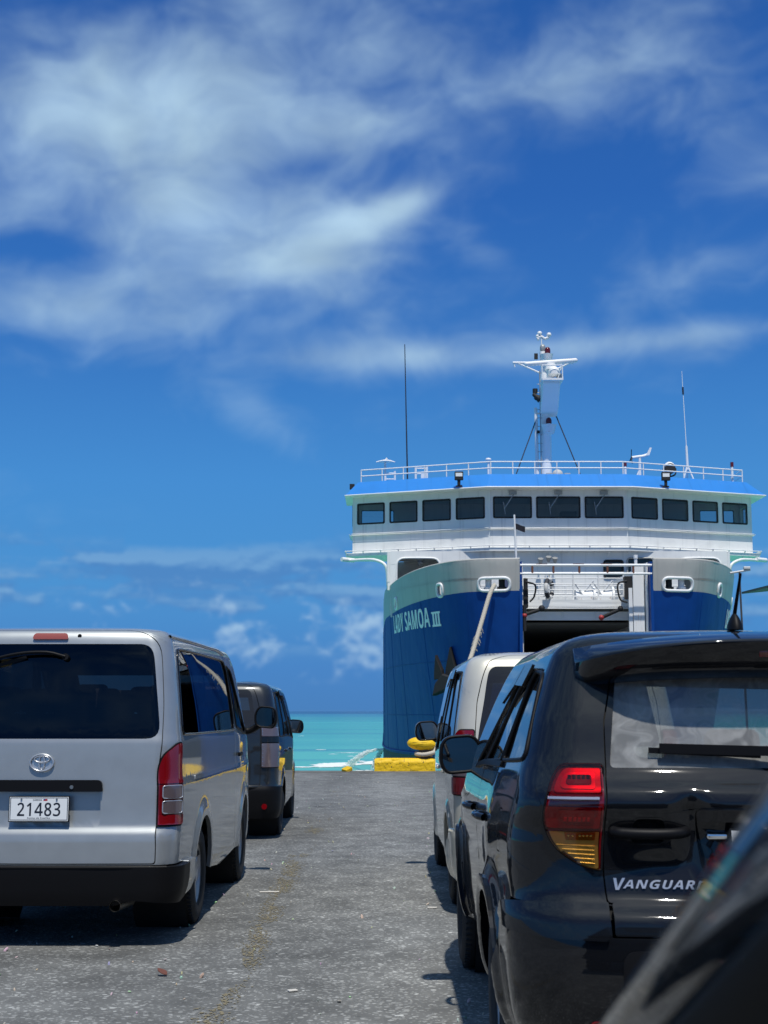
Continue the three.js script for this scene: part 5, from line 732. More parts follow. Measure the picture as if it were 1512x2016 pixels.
  // roof with the sloping blue fascia
  { const o = [[-6.72, 7.35], [-2.28, 5.50], [2.28, 5.50], [6.86, 7.35]], i = [[-6.3, 7.85], [-2.12, 6.18], [2.12, 6.18], [6.36, 7.85]], yo = 8.345, yi = 8.86; const quad = (a, b, c, d) => { const g = new THREE.BufferGeometry(); g.setAttribute('position', new THREE.Float32BufferAttribute([...a, ...b, ...c, ...a, ...c, ...d], 3)); g.setAttribute('uv', new THREE.Float32BufferAttribute([a[0], a[1], b[0], b[1], c[0], c[1], a[0], a[1], c[0], c[1], d[0], d[1]], 2)); g.computeVertexNormals(); return g; };
    const O = (k) => [o[k][0], yo, -o[k][1]], I = (k) => [i[k][0], yi, -i[k][1]], OB = (sg) => [sg < 0 ? -6.72 : 6.86, yo, -9.6], IB = (sg) => [sg < 0 ? -6.3 : 6.36, yi, -9.6];
    for (let k = 0; k < 3; k++) add('roof_fascia', quad(O(k), O(k + 1), I(k + 1), I(k)), bright);
    add('roof_fascia', quad(OB(-1), O(0), I(0), IB(-1)), bright); add('roof_fascia', quad(O(3), OB(1), IB(1), I(3)), bright);
    const sof = new THREE.Shape([...o, [6.86, 9.6], [-6.72, 9.6]].map(([x, a]) => new THREE.Vector2(x, a))); add('roof_soffit', new THREE.ShapeGeometry(sof).rotateX(-Math.PI / 2).translate(0, yo - 0.012, 0), white);
    add('fascia_edge', [bar(O(0), O(1), 0.022), bar(O(1), O(2), 0.022), bar(O(2), O(3), 0.022)], white);
    const deck = new THREE.Shape([...i, [6.36, 9.6], [4.75, 9.6], [4.75, 12.9], [-4.75, 12.9], [-4.75, 9.6], [-6.3, 9.6]].map(([x, a]) => new THREE.Vector2(x, a))); add('roof_deck', new THREE.ShapeGeometry(deck).rotateX(-Math.PI / 2).translate(0, yi - 0.004, 0), bright);
    // railing round the roof
    const p = i.map(([x, a]) => [x * 0.985, a + 0.1]); const rail = add('roof_railing', [9.07, 9.27].flatMap((y) => [...[0, 1, 2].map((k) => bar([p[k][0], y, -p[k][1]], [p[k + 1][0], y, -p[k + 1][1]], 0.022)), bar([p[0][0], y, -p[0][1]], [p[0][0], y, -9.5], 0.022), bar([p[3][0], y, -p[3][1]], [p[3][0], y, -9.5], 0.022)]), wht);
    for (let k = 0; k < 3; k++) { const n = k === 1 ? 6 : 6; for (let j = 0; j < n + (k === 2); j++) { const t = j / n; add('post', bar([lerp(p[k][0], p[k + 1][0], t), yi, -lerp(p[k][1], p[k + 1][1], t)], [lerp(p[k][0], p[k + 1][0], t), 9.27, -lerp(p[k][1], p[k + 1][1], t)], 0.02), wht, rail); } } }
  // mast
  const mx = 0.2, mz = -11, mast = new THREE.Group(); mast.name = 'mast'; F.add(mast); const onM = (n, g, m) => mesh(n, g, m, mast);
  onM('mast_column', [bar([mx, 8.86, mz], [mx, 12.2, mz], 0.205, 0.19, 24), bar([mx, 12.2, mz], [mx, 13.2, mz], 0.17, 0.15, 20), bar([mx, 13.2, mz], [mx - 0.06, 14.02, mz], 0.13, 0.115, 18)], clean);
  onM('mast_collar', [at(new THREE.CylinderGeometry(0.31, 0.22, 0.3, 6), mx + 0.08, 11.2, mz + 0.18)], wht);
  onM('mast_collar', [at(new THREE.CylinderGeometry(0.25, 0.2, 0.2, 6), mx + 0.06, 13.78, mz + 0.15)], wht);
  for (const [x, y, z, m] of [[mx + 0.08, 11.35, mz + 0.3, lampRed], [mx + 0.08, 13.88, mz + 0.25, lampRed], [mx - 0.06, 14.04, mz, galv], [mx + 0.38, 12.78, mz + 1.0, galv]]) onM('mast_lamp', lathe([[0.08, 0], [0.1, 0.03], [0.1, 0.14], [0.085, 0.2], [0.04, 0.24], [0.001, 0.25]], 14).translate(x, y, z), m);
  { const sh = new THREE.Shape([[0, 11.7], [0, 12.7], [1.15, 12.7], [1.15, 12.62], [0.36, 11.8]].map(([a, b]) => new THREE.Vector2(a, b))); onM('radar_bracket', new THREE.ExtrudeGeometry(sh, { depth: 0.56, bevelEnabled: true, bevelSize: 0.02, bevelThickness: 0.02, bevelSegments: 1 }).rotateY(-Math.PI / 2).translate(mx + 0.38, 0, mz), clean); }
  onM('radar_platform', box(0.72, 0.07, 0.8, mx + 0.12, 12.73, mz + 0.95), wht);
  onM('platform_rail', [bar([mx + 0.46, 12.75, mz + 1.3], [mx + 0.46, 13.22, mz + 1.3], 0.02), bar([mx + 0.46, 13.22, mz + 1.3], [mx - 0.24, 13.22, mz + 1.3], 0.02), bar([mx + 0.46, 13.22, mz + 1.3], [mx + 0.46, 13.22, mz + 0.4], 0.02), bar([mx + 0.3, 12.75, mz + 1.2], [mx + 0.46, 13.22, mz + 1.2], 0.015), bar([mx - 0.24, 12.75, mz + 1.3], [mx - 0.24, 13.22, mz + 1.3], 0.02)], wht);
  onM('radar_scanner', [at(new THREE.CapsuleGeometry(0.085, 1.75, 4, 12), mx + 0.12, 13.42, mz + 0.9, 0, 0.15, Math.PI / 2 + 0.11), at(new THREE.CylinderGeometry(0.16, 0.2, 0.22, 16), mx + 0.1, 13.26, mz + 0.9), bar([mx + 0.08, 12.75, mz + 0.9], [mx + 0.1, 13.2, mz + 0.9], 0.13)], wht);
  onM('radar_dome', [ball(0.19, mx + 0.2, 13.05, mz + 1.05), at(new THREE.CylinderGeometry(0.21, 0.21, 0.12, 16), mx + 0.2, 13.0, mz + 1.05)], wht);
  onM('yard', [bar([mx - 1.12, 13.62, mz], [mx + 1.02, 13.62, mz], 0.045), bar([mx - 0.95, 13.6, mz], [mx - 0.1, 13.22, mz], 0.035), bar([mx + 0.85, 13.6, mz], [mx + 0.1, 13.22, mz], 0.035), bar([mx - 1.08, 13.6, mz], [mx - 1.05, 13.46, mz], 0.02)], wht);
  onM('wind_sensor', [bar([mx - 0.1, 14.2, mz], [mx - 0.1, 14.5, mz], 0.02), tube([[mx - 0.26, 14.5, mz], [mx - 0.1, 14.56, mz], [mx + 0.02, 14.49, mz], [mx + 0.16, 14.55, mz]], 0.05), ball(0.085, mx - 0.16, 14.68, mz), ball(0.085, mx + 0.17, 14.63, mz), ball(0.06, mx - 0.24, 14.58, mz), ball(0.05, mx - 0.22, 14.47, mz)], wht);
  onM('side_pole', [bar([mx - 0.3, 8.86, mz], [mx - 0.34, 12.0, mz], 0.07, 0.06), box(0.24, 0.06, 0.06, mx - 0.2, 10.0, mz), box(0.24, 0.06, 0.06, mx - 0.2, 11.8, mz)], wht);
  onM('mast_ladder', [bar([mx - 0.2, 8.9, mz + 0.24], [mx - 0.2, 13.3, mz + 0.2], 0.02), ...Array.from({ length: 13 }, (_, k) => bar([mx - 0.3, 9.2 + k * 0.3, mz + 0.2], [mx - 0.14, 9.2 + k * 0.3, mz + 0.2], 0.012))], galv);
  onM('mast_horn', [at(new THREE.CylinderGeometry(0.05, 0.13, 0.34, 14), mx - 0.32, 12.35, mz + 0.2, 0, 0, 0.9), ball(0.07, mx - 0.34, 12.3, mz + 0.2)], dark); onM('mast_camera', at(new THREE.CylinderGeometry(0.09, 0.09, 0.16, 12), mx - 0.36, 12.58, mz + 0.1), dark); onM('junction_box', box(0.12, 0.2, 0.1, mx - 0.3, 13.85, mz), dark); onM('junction_box', box(0.1, 0.1, 0.1, mx - 0.28, 11.1, mz + 0.2), dark);
  onM('mast_stay', bar([mx - 0.3, 11.65, mz], [mx - 1.35, 8.9, mz + 0.6], 0.02), cable); onM('mast_stay', bar([mx + 0.36, 11.75, mz], [mx + 1.35, 8.9, mz + 0.6], 0.02), cable);
  // roof gear
  const gear = (name, geo, mat) => add(name, geo, mat);
  gear('satellite_dome', [bar([0.52, 8.86, -10.4], [0.52, 9.45, -10.4], 0.16, 0.14, 16), at(new THREE.SphereGeometry(0.19, 16, 10, 0, 6.29, 0, 1.57), 0.52, 9.52, -10.4), at(new THREE.CylinderGeometry(0.19, 0.19, 0.1, 16), 0.52, 9.47, -10.4), box(0.2, 0.2, 0.14, 0.22, 9.46, -10.3), box(0.2, 0.2, 0.14, 0.84, 9.46, -10.3), box(0.7, 0.06, 0.06, 0.52, 9.42, -10.3)], std([0.5, 0.5, 0.47], 0.6));
  const lowA = (x, h, z = -8.4) => bar([x, 8.86, z], [x, h, z], 0.04);
  gear('whip_antenna', [bar([-4.66, 8.86, -9.5], [-4.75, 13.9, -9.5], 0.028, 0.014)], cable);
  gear('receiving_aerial', [lowA(-5.42, 9.62), at(new THREE.CylinderGeometry(0.02, 0.24, 0.06, 14), -5.42, 9.66, -8.4), tube([[-5.72, 9.62, -8.4], [-5.5, 9.68, -8.4], [-5.3, 9.68, -8.4], [-5.1, 9.62, -8.4]], 0.02), bar([-5.45, 9.62, -8.4], [-5.36, 9.76, -8.4], 0.03), bar([-5.42, 9.25, -8.4], [-5.1, 9.25, -8.4], 0.02), bar([-5.42, 9.05, -8.4], [-5.1, 9.05, -8.4], 0.02), bar([-5.1, 8.86, -8.4], [-5.1, 9.32, -8.4], 0.035)], wht);
  gear('roof_ladder', [bar([-4.42, 8.86, -8.1], [-4.42, 9.42, -8.1], 0.04), bar([-4.05, 8.86, -8.1], [-4.05, 9.42, -8.1], 0.04), ...[9.0, 9.18, 9.36].map((y) => bar([-4.42, y, -8.1], [-4.05, y, -8.1], 0.02)), box(0.16, 0.34, 0.1, -4.17, 9.06, -8.0)], wht);
  gear('position_aerial', [bar([-2.05, 8.86, -7.8], [-2.05, 9.45, -7.8], 0.04), lathe([[0.03, 0], [0.05, 0.08], [0.09, 0.12], [0.1, 0.17], [0.06, 0.2], [0.001, 0.21]], 14).translate(-2.05, 9.45, -7.8)], wht);
  for (const [x, h] of [[2.45, 9.42], [5.95, 9.4]]) { const q = gear('roof_post', [bar([x, 8.86, -8.0], [x, h, -8.0], 0.045)], wht); add('post_light', box(0.09, 0.16, 0.09, x, h + 0.07, -8), lampRed, q); }
  { const x = 2.95, z = -8.2, y = 9.72, q = gear('wind_generator', [bar([x, 8.86, z], [x + 0.02, y, z], 0.06, 0.045), bar([x - 0.2, 8.86, z], [x, 9.3, z], 0.035), bar([x + 0.12, 8.86, z - 0.3], [x, 9.3, z], 0.03), tube([[x - 0.25, y + 0.0, z + 0.05], [x - 0.05, y + 0.04, z], [x + 0.12, y + 0.06, z], [x + 0.28, y + 0.12, z - 0.05]], 0.055)], wht);
    const fin = new THREE.Shape([[0.2, 0.08], [0.34, 0.1], [0.42, 0.34], [0.36, 0.36], [0.26, 0.16]].map(([a, b]) => new THREE.Vector2(a, b))); add('tail_fin', new THREE.ExtrudeGeometry(fin, { depth: 0.025, bevelEnabled: false }).translate(x, y, z), wht, q);
    for (const a of [0.3, 2.4, 4.5]) add('blade', box(0.02, 0.26, 0.05, 0, 0.15, 0).rotateX(a).translate(x - 0.27, y, z + 0.05), dark, q); }
  gear('search_light', [bar([3.78, 8.86, -7.4], [3.78, 9.15, -7.4], 0.04), at(new THREE.CylinderGeometry(0.17, 0.17, 0.22, 18), 3.78, 9.22, -7.35, Math.PI / 2), tube([[3.58, 9.25, -7.4], [3.6, 9.05, -7.4], [3.78, 8.98, -7.4], [3.96, 9.05, -7.4], [3.98, 9.25, -7.4]], 0.025)], dark);
  gear('search_light_cap', [at(new THREE.SphereGeometry(0.18, 16, 8, 0, 6.29, 0, 1.4), 3.78, 9.28, -7.4)], wht);
  { const x = 4.62, z = -8.6; const q = gear('aerial_tripod', [[-0.22, 0.1], [0.24, 0.1], [0.02, -0.25]].map(([a, b]) => bar([x + a, 8.86, z + b], [x, 9.55, z], 0.03)).concat([bar([x, 9.4, z], [x - 0.02, 10.2, z], 0.05, 0.04), box(0.42, 0.04, 0.04, x, 8.98, z + 0.1)]), wht); add('whip', [bar([x - 0.02, 10.2, z], [x - 0.1, 12.75, z], 0.014, 0.008)], letter, q); add('whip_joint', bar([x - 0.075, 11.95, z], [x - 0.082, 12.2, z], 0.03), cable, q); }
  for (const x of [-3.12, 3.36]) { const z = -(5.5 + (Math.abs(x) - 2.28) * 0.41) + 0.02; const q = gear('flood_light', [rbox(0.27, 0.27, 0.12, 0.02, x, 8.74, z + 0.02), bar([x, 8.44, z], [x, 8.62, z], 0.05), box(0.2, 0.04, 0.05, x, 8.42, z)], dark); add('lens', box(0.21, 0.11, 0.01, x, 8.77, z + 0.085), letter, q); }
  gear('side_lamp', [box(0.16, 0.16, 0.2, -6.5, 8.72, -7.9)], dark);
}
// a small burgee on the jackstaff
{ const g = new THREE.PlaneGeometry(0.26, 0.16, 10, 4), p = g.attributes.position; for (let i = 0; i < p.count; i++) { const x = p.getX(i) + 0.13; p.setXYZ(i, x, p.getY(i) - x * 0.35, Math.sin(x * 26) * 0.025); } g.computeVertexNormals(); g.translate(3.59, 6.46, -39.35); tag(mesh('pennant', g, std([0.012, 0.012, 0.02], 0.9), scene, true), 'tiny dark pennant flying from the white staff on the ferry bow', 'flag'); }
// life ring on the deck rail
{ const r = thing('life_ring', 'grey and white life ring hanging on the white deck rail at the ferry bow', 'life ring', [4.58, 4.83, -40.22], 1.12); const a = new THREE.TorusGeometry(0.25, 0.062, 10, 32); mesh('ring', a, std([0.62, 0.62, 0.6], 0.6), r); for (let k = 0; k < 4; k++) mesh('band', new THREE.TorusGeometry(0.25, 0.066, 10, 8, 0.62).rotateZ(k * 1.571 + 0.48), std([0.03, 0.03, 0.035], 0.7), r); mesh('cord', tube([[0, 0.3, 0], [0.02, 0.36, 0], [0, 0.42, 0]], 0.012, 8, 5), std([0.1, 0.1, 0.1], 0.8), r); }
// ---------------------------------------------------------------- quay furniture, ropes, small things
{
  const yel = dataTex(512, 512, (i, j) => { const n = fbm(i / 26, j / 26, 4), m = fbm(i / 7 + 9, j / 9, 3), k = ss(0.26, 0.36, n * 0.7 + m * 0.45); return [lerp(0.93, 0.36, k), lerp(0.76, 0.31, k), lerp(0.05, 0.2, k)]; }, true, 1 / 1.4, 1 / 1.4);
  const yb = dataTex(256, 256, (i, j) => { const h = 0.5 + 0.5 * fbm(i / 20, j / 20, 4); return [h, h, h]; }, false);
  const paint = std([0.95, 0.95, 0.95], 0.6, { map: yel, bumpMap: yb, bumpScale: 0.02 });
  // kerb blocks along the edge, chipped arrises
  const r = rngOf(9);
  const kerb = thing('quay_kerb', 'chipped yellow kerb blocks on the wharf edge below the ferry', 'kerb', [0, 0, QUAY + 0.1]);
  let x = -0.27; const lens = [1.55, 1.7, 1.6, 1.75, 1.6, 1.7, 1.6, 1.7];
  for (const l of lens) {
    const h = new THREE.BoxGeometry(l - 0.03, 0.31, 0.44, Math.round(l / 0.06), 8, 10), q = h.attributes.position, nx = (l - 0.03) / 2;
    for (let i = 0; i < q.count; i++) { let a = q.getX(i), b = q.getY(i), c = q.getZ(i); const ex = nx - Math.abs(a), ey = 0.155 - b, ez = 0.22 - Math.abs(c), e = Math.min(ex + ey, ey + ez); const n = fbm((x + a) * 5, b * 7 + c * 6, 3); const cut = ss(0.09, 0, e) * (0.035 + 0.07 * Math.max(0, n)); b -= cut * 0.8; c -= Math.sign(c) * (cut * 0.9 + 0.012 * n); a -= Math.sign(a) * ss(0.06, 0, ex) * 0.02 * (1 + n); q.setXYZ(i, a, b, c); }
    h.computeVertexNormals(); h.translate(x + l / 2, 0.158, 0); const uv = h.attributes.uv; for (let i = 0; i < uv.count; i++) uv.setXY(i, q.getX(i), q.getY(i) + q.getZ(i)); mesh('kerb_block', h, paint, kerb); x += l;
  }
  // bollard
  const b = thing('mooring_bollard', 'yellow mooring bollard with a broad rounded head on the kerb', 'bollard', [0.95, 0.3, QUAY + 0.02]);
  mesh('bollard_head', [at(new THREE.SphereGeometry(1, 28, 16), 0, 0, 0).scale(0.36, 0.165, 0.24).rotateZ(-0.06).translate(-0.02, 0.36, 0.02)], paint, b);
  mesh('bollard_stem', [lathe([[0.24, 0], [0.2, 0.05], [0.15, 0.12], [0.14, 0.24], [0.17, 0.3]], 22).translate(0.05, 0, 0)], std([0.09, 0.075, 0.055], 0.8), b);
  // rope helper: three laid strands
  const strand = (pts, R, turns, n) => { const c = new THREE.CatmullRomCurve3(pts.map((p) => V3(...p)), false, 'centripetal'), fr = c.computeFrenetFrames(n, false), out = []; for (let k = 0; k < 3; k++) { const q = []; for (let i = 0; i <= n; i++) { const t = i / n, a = t * turns * 6.2832 + (k * 6.2832) / 3, p = c.getPointAt(t); q.push(p.addScaledVector(fr.normals[i], Math.cos(a) * R * 0.5).addScaledVector(fr.binormals[i], Math.sin(a) * R * 0.5)); } out.push(new THREE.TubeGeometry(new THREE.CatmullRomCurve3(q), n, R * 0.62, 6)); } return out; };
  const ropeM = std([0.50, 0.46, 0.38], 0.95);
  const rope = thing('mooring_rope', 'pale frayed mooring rope running from the ferry bow down to the bollard', 'rope', [0, 0, 0]);
  const line = [[2.98, 4.83, -39.02], [2.86, 4.62, -38.85], [2.6, 3.85, -38.5], [2.3, 2.95, -38.05], [1.98, 2.15, -37.55], [1.68, 1.45, -37.1], [1.42, 0.98, -36.7], [1.26, 0.66, -36.42]];
  mesh('rope_line', strand(line, 0.058, 60, 420), ropeM, rope);
  mesh('rope_eye', strand([[1.26, 0.66, -36.42], [1.26, 0.48, -36.25], [1.1, 0.42, -36.13], [0.95, 0.4, -36.13], [0.82, 0.41, -36.25], [0.82, 0.42, -36.48], [1.0, 0.43, -36.6], [1.2, 0.5, -36.52], [1.28, 0.72, -36.46]], 0.05, 22, 160), ropeM, rope);
  // frayed ends at the worn stretch
  const fr = []; for (let k = 0; k < 60; k++) { const t = 0.27 + 0.13 * r() + (r() < 0.2 ? 0.1 * (r() - 0.5) : 0), c = new THREE.CatmullRomCurve3(line.map((p) => V3(...p)), false, 'centripetal').getPointAt(t), a = r() * 6.28, l = 0.05 + r() * 0.09; fr.push(tube([c.toArray(), [c.x + Math.cos(a) * l * 0.5, c.y - l * 0.1, c.z + Math.sin(a) * l * 0.5], [c.x + Math.cos(a) * l * 0.85, c.y - l * 0.7, c.z + Math.sin(a) * l * 0.7]], 0.008, 5, 4)); }
  mesh('frayed_yarn', fr, ropeM, rope);
  mesh('rope_splice', [...strand([[1.62, 1.32, -37.02], [1.5, 1.12, -36.84], [1.42, 0.98, -36.7]], 0.085, 5, 40)], ropeM, rope);
  // yellow flake of paint and leaf on the asphalt
  const leafG = (l, w) => { const sh = new THREE.Shape(); sh.moveTo(0, -l / 2); sh.quadraticCurveTo(w, -l * 0.1, 0, l / 2); sh.quadraticCurveTo(-w, -l * 0.1, 0, -l / 2); const g = new THREE.ExtrudeGeometry(sh, { depth: 0.004, bevelEnabled: false, curveSegments: 8 }), p = g.attributes.position; for (let i = 0; i < p.count; i++) p.setZ(i, p.getZ(i) + p.getX(i) ** 2 * 4 + 0.02 * Math.sin(p.getY(i) * 20)); g.computeVertexNormals(); return g.rotateX(-Math.PI / 2); };
  tag(mesh('fallen_leaf', leafG(0.075, 0.05).rotateY(0.9).translate(-1.235, 0.022, -8.36), std([0.13, 0.045, 0.03], 0.8), scene, true), 'small brown fallen leaf on the asphalt behind the silver van', 'leaf');
  tag(mesh('yellow_scrap', mg([rbox(0.2, 0.09, 0.2, 0.02, -0.9, 0.05, -35.9, 0.2, 0.7, 0.25)]), paint, scene, true), 'small yellow lump lying alone near the wharf edge', 'debris');
  // faint yellow lane line: what is left of the paint, flake by flake
  { const pos = [], idx = []; for (let k = 0; k < 12000; k++) { const z = -3 - Math.pow(r(), 0.8) * 24, y0 = -0.845 + 0.035 * Math.sin(z * 0.5); const xx = y0 + (r() + r() + r() - 1.5) * 0.10; if (fbm(xx * 5 + 3, z * 0.9, 3) < -0.2 + 0.4 * (1 - ss(-20, -13, z)) + 0.12 * ss(-0.3, 0.3, fbm(z * 0.35, 4, 2))) continue; const n = 5 + ((r() * 3) | 0), R = 0.003 + r() * r() * 0.010, c = pos.length / 3; pos.push(xx, 0.0042, z); for (let i = 0; i < n; i++) { const a = (i / n) * 6.2832, q = R * (0.6 + r() * 0.7); pos.push(xx + Math.cos(a) * q, 0.004, z + Math.sin(a) * q * 1.5); idx.push(c, c + 1 + ((i + 1) % n), c + 1 + i); } }
    const g = new THREE.BufferGeometry(); g.setAttribute('position', new THREE.Float32BufferAttribute(pos, 3)); g.setIndex(idx); g.computeVertexNormals(); tag(mesh('lane_line', g, std([0.20, 0.172, 0.105], 0.9), scene, true), 'worn yellow lane line between the two queues', 'marking', null, 'structure'); }
  // litter of pale shell and stone bits
  { const n = 420, im = new THREE.InstancedMesh(new THREE.DodecahedronGeometry(1, 0), std([0.62, 0.6, 0.55], 0.8), n), m = new THREE.Matrix4(), q = new THREE.Quaternion(); for (let i = 0; i < n; i++) { const z = -5.5 - Math.pow(r(), 1.4) * 28, xx = -2.6 + r() * 4.2, s = 0.004 + r() * r() * 0.009; q.setFromEuler(new THREE.Euler(r() * 3, r() * 6, r() * 3)); m.compose(V3(xx, 0.004 + s * 0.3, z), q, V3(s * (1 + r() * 1.4), s * 0.6, s)); im.setMatrixAt(i, m); im.setColorAt(i, col(0.5 + r() * 0.5, 0.5 + r() * 0.45, 0.45 + r() * 0.4)); } im.name = 'shell_grit'; im.castShadow = im.receiveShadow = true; tag(im, 'scattered pale grit and shell bits on the asphalt', 'grit', null, 'stuff'); scene.add(im); }
  for (const [xx, zz, a, l, lab] of [[-0.93, -12.1, 0.1, 0.16, 'flat pale scrap of litter beside the lane line'], [0.36, -11.15, -0.1, 0.07, 'small white scrap of litter on the asphalt left of the champagne people carrier'], [-0.48, -7.9, 0.5, 0.05, 'tiny white scrap of litter right of the lane line, nearest the camera']]) tag(mesh('litter_scrap', rbox(l, 0.008, 0.03, 0.003, xx, 0.007, zz, 0, a, 0), std([0.6, 0.58, 0.53], 0.8), scene, true), lab, 'litter');
  // wash: foam on the water and two streams from the hull side
  { const pos = [], idx = []; for (let k = 0; k < 700; k++) { const t = r(), xx = -5.6 + t * 5.5, d = 83 + (r() + r() - 1) * 3.2 - 2.5 * Math.sin(t * 5); if (fbm(xx * 0.55, d * 0.3, 3) < -0.02 + 0.34 * Math.abs(t - 0.62)) continue; const n = 8, R = 0.07 + r() * r() * 0.34, c = pos.length / 3; pos.push(xx, SEA + 0.05, -d); for (let i = 0; i < n; i++) { const a = (i / n) * 6.2832, q = R * (0.5 + r() * 0.8); pos.push(xx + Math.cos(a) * q * 2.0, SEA + 0.02, -d + Math.sin(a) * q * 1.3); idx.push(c, c + 1 + ((i + 1) % n), c + 1 + i); } }
    for (let k = 0; k < 260; k++) { const d = 40 + Math.pow(r(), 2) * 160, xx = -d * 0.25 + r() * d * 0.24; if (fbm(xx * 0.2 + 5, d * 0.09, 3) < 0.16) continue; const n = 6, R = 0.1 + r() * r() * 0.5, c = pos.length / 3; pos.push(xx, SEA + 0.03, -d); for (let i = 0; i < n; i++) { const a = (i / n) * 6.2832, q = R * (0.5 + r() * 0.8); pos.push(xx + Math.cos(a) * q * 2.2, SEA + 0.012, -d + Math.sin(a) * q); idx.push(c, c + 1 + ((i + 1) % n), c + 1 + i); } }
    const g = new THREE.BufferGeometry(); g.setAttribute('position', new THREE.Float32BufferAttribute(pos, 3)); g.setIndex(idx); g.computeVertexNormals(); tag(mesh('sea_foam', g, std([0.75, 0.8, 0.79], 0.7), scene, true), 'white foam on the turquoise water beside the ferry', 'foam', null, 'stuff');
    const jets = []; for (const [n, x1, z1] of [[1100, -1.9, -80], [500, -0.55, -72]]) for (let k = 0; k < n; k++) { const t = Math.pow(r(), 0.8), sp = 0.03 + 0.34 * t, q = 0.008 + r() * r() * 0.034; jets.push(new THREE.IcosahedronGeometry(q, 0).scale(1.6, 0.9, 1.6).translate(lerp(0.02, x1, t) + (r() - 0.5) * sp, lerp(-0.25, SEA, t * t * 0.85 + t * 0.15) + (r() - 0.5) * sp * 0.8, lerp(-66, z1, t) + (r() - 0.5) * 0.6)); }
    tag(mesh('water_jet', jets, std([0.74, 0.78, 0.78], 0.7), scene, true), 'streams of white water pouring from the ferry side into the sea', 'water jet', null, 'stuff'); }
  // shelter roof on the quay at the far right and its thin mast
  const st = thing('wharf_shelter', 'dark green wharf shelter roof at the right edge beyond the black car', 'shelter', [9.2, 0, -33]);
  mesh('roof_panel', [box(3.2, 0.05, 3.4, 1.05, 4.42, -0.4, 0.02, 0, 0.10)], std([0.05, 0.10, 0.085], 0.6), st); mesh('fascia', [box(3.2, 0.22, 0.05, 1.05, 4.30, 1.28, 0, 0, 0.10)], std([0.14, 0.17, 0.16], 0.6), st);
  for (const [px, pz] of [[1.4, 0.9], [2.4, -1.6]]) mesh('post', bar([px, 0, pz], [px, 4.4, pz], 0.06), std([0.25, 0.26, 0.26], 0.6), st);
  const lp = thing('mast_pole', 'thin grey pole with a small white crossarm right of the ferry bow', 'pole', [8.55, 0, -34.5]);
  mesh('pole', bar([0, 0, 0], [-0.08, 4.75, 0], 0.032, 0.022), std([0.06, 0.06, 0.065], 0.6), lp); mesh('crossarm', [bar([-0.3, 4.72, 0], [0.18, 4.8, 0], 0.025), rbox(0.16, 0.07, 0.1, 0.02, 0.1, 4.84, 0)], std([0.6, 0.6, 0.58], 0.5), lp);
}
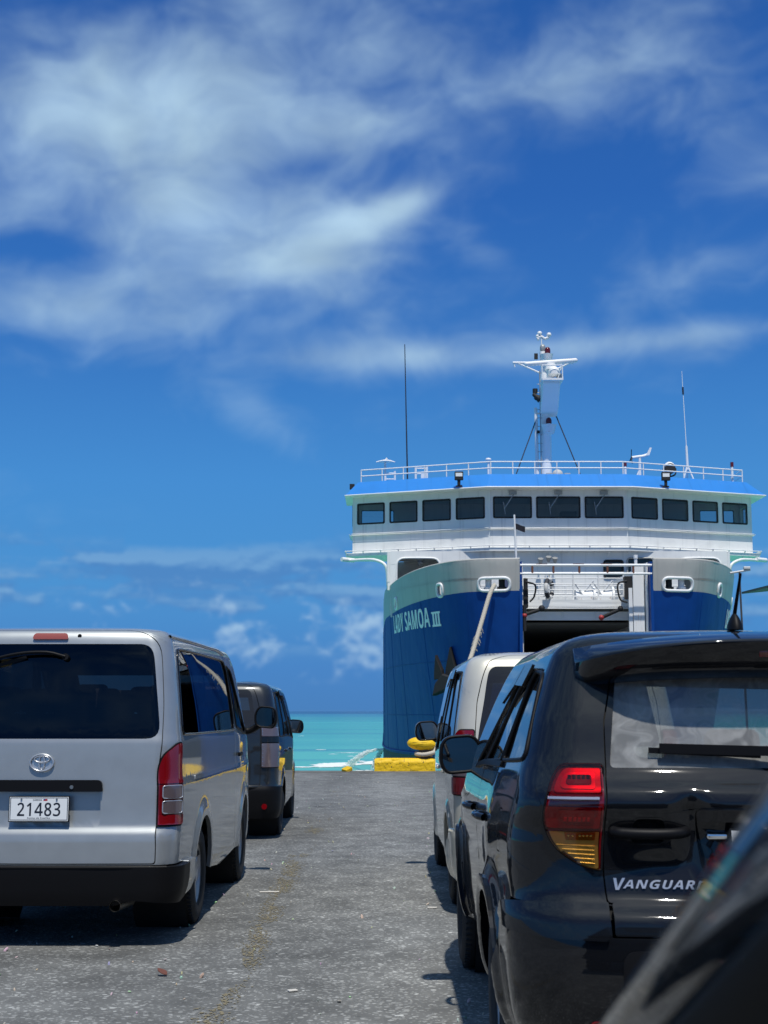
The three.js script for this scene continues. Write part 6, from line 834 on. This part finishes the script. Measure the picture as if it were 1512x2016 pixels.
// ---------------------------------------------------------------- the car the picture is taken from: only its left front corner comes into view
{
  const X = thing('own_car', 'blurred glossy black windscreen pillar of a car in the lower right corner', 'car', [0.0, 0, 0]);
  // the pillar runs from the roof beside the lens down to the scuttle
  const dir = V3(-0.03, -0.40, -0.92).normalize(), side = V3(1, 0, 0).addScaledVector(dir, -dir.x).normalize(), up = side.clone().cross(dir).normalize(), RP = 0.085;
  const mid = V3(0.134, 1.394, -0.62).addScaledVector(side, RP * Math.cos(0.65)).addScaledVector(up, -RP * Math.sin(0.65));
  const strip = (prof, S) => { const pos = [], idx = [], n = prof.length; S.forEach((t) => prof.forEach(([a, b]) => { const p = mid.clone().addScaledVector(dir, t).addScaledVector(side, a).addScaledVector(up, b); pos.push(p.x, p.y, p.z); })); for (let k = 0; k < S.length - 1; k++) for (let i = 0; i < n - 1; i++) { const a = k * n + i, b = a + 1; idx.push(a, b, a + n, b, b + n, a + n); } const g = new THREE.BufferGeometry(); g.setAttribute('position', new THREE.Float32BufferAttribute(pos, 3)); g.setIndex(idx); g.computeVertexNormals(); return g; };
  const SS = [-0.40, -0.2, 0, 0.2, 0.5, 0.9], arc = []; for (let i = 0; i <= 16; i++) { const f = lerp(1.5, -0.04, i / 16); arc.push([-RP * Math.cos(f), RP * Math.sin(f)]); }
  const gloss = phys([0.004, 0.004, 0.005], 0.6, { clearcoat: 0.8, clearcoatRoughness: 0.02, specularIntensity: 0.05 }), paint = phys([0.004, 0.006, 0.012], 0.5, { clearcoat: 1, clearcoatRoughness: 0.03, specularIntensity: 0.1 });
  mesh('windscreen_pillar', strip(arc, SS), gloss, X);
  const seal = phys([0.006, 0.006, 0.006], 0.7, { specularIntensity: 0.3 });
  mesh('door_seal', strip([[-RP + 0.001, -0.006], [-RP - 0.004, -0.014], [-RP + 0.002, -0.026], [-RP + 0.03, -0.05], [-RP + 0.05, -0.12], [-RP + 0.05, -0.4]], SS), seal, X);
  const P = (t, a, b) => mid.clone().addScaledVector(dir, t).addScaledVector(side, a).addScaledVector(up, b).toArray();
  const quad = (a, b, c, d) => { const q = new THREE.BufferGeometry(); q.setAttribute('position', new THREE.Float32BufferAttribute([...a, ...b, ...c, ...a, ...c, ...d], 3)); q.computeVertexNormals(); return q; };
  mesh('windscreen', quad(P(-0.4, 0.0, RP - 0.002), P(0.9, 0.0, RP - 0.002), P(0.9, 1.4, RP + 0.05), P(-0.4, 1.3, RP + 0.05)), M.tintMid, X);
  mesh('front_door', [rbox(0.10, 0.72, 1.2, 0.04, 0.24, 0.58, -0.85)], paint, X);
  mesh('dashboard', rbox(1.4, 0.2, 0.55, 0.06, 0.93, 1.02, -1.05), M.trim, X);
  mesh('hood', [rbox(1.5, 0.06, 0.95, 0.03, 0.96, 0.98, -1.75, -0.06), rbox(1.62, 0.5, 0.9, 0.12, 0.96, 0.68, -1.85), rbox(1.6, 0.4, 0.3, 0.1, 0.96, 0.5, -2.25)], paint, X);
  mesh('roof', [rbox(1.2, 0.05, 1.6, 0.02, 0.92, 1.58, 0.62)], paint, X);
  mesh('rear_body', [rbox(1.62, 0.8, 2.6, 0.15, 0.98, 0.62, 1.45), rbox(1.62, 0.25, 1.2, 0.1, 0.98, 0.5, -0.6)], paint, X);
  for (const [z, w] of [[-1.85, 'wheel'], [1.1, 'wheel']]) for (const sg of [-1, 1]) wheelParts(X, 0.98 + sg * 0.72, 0.31, z, 0.31, 0.19, sg, 'seven');
}
renderer.render(scene, camera);
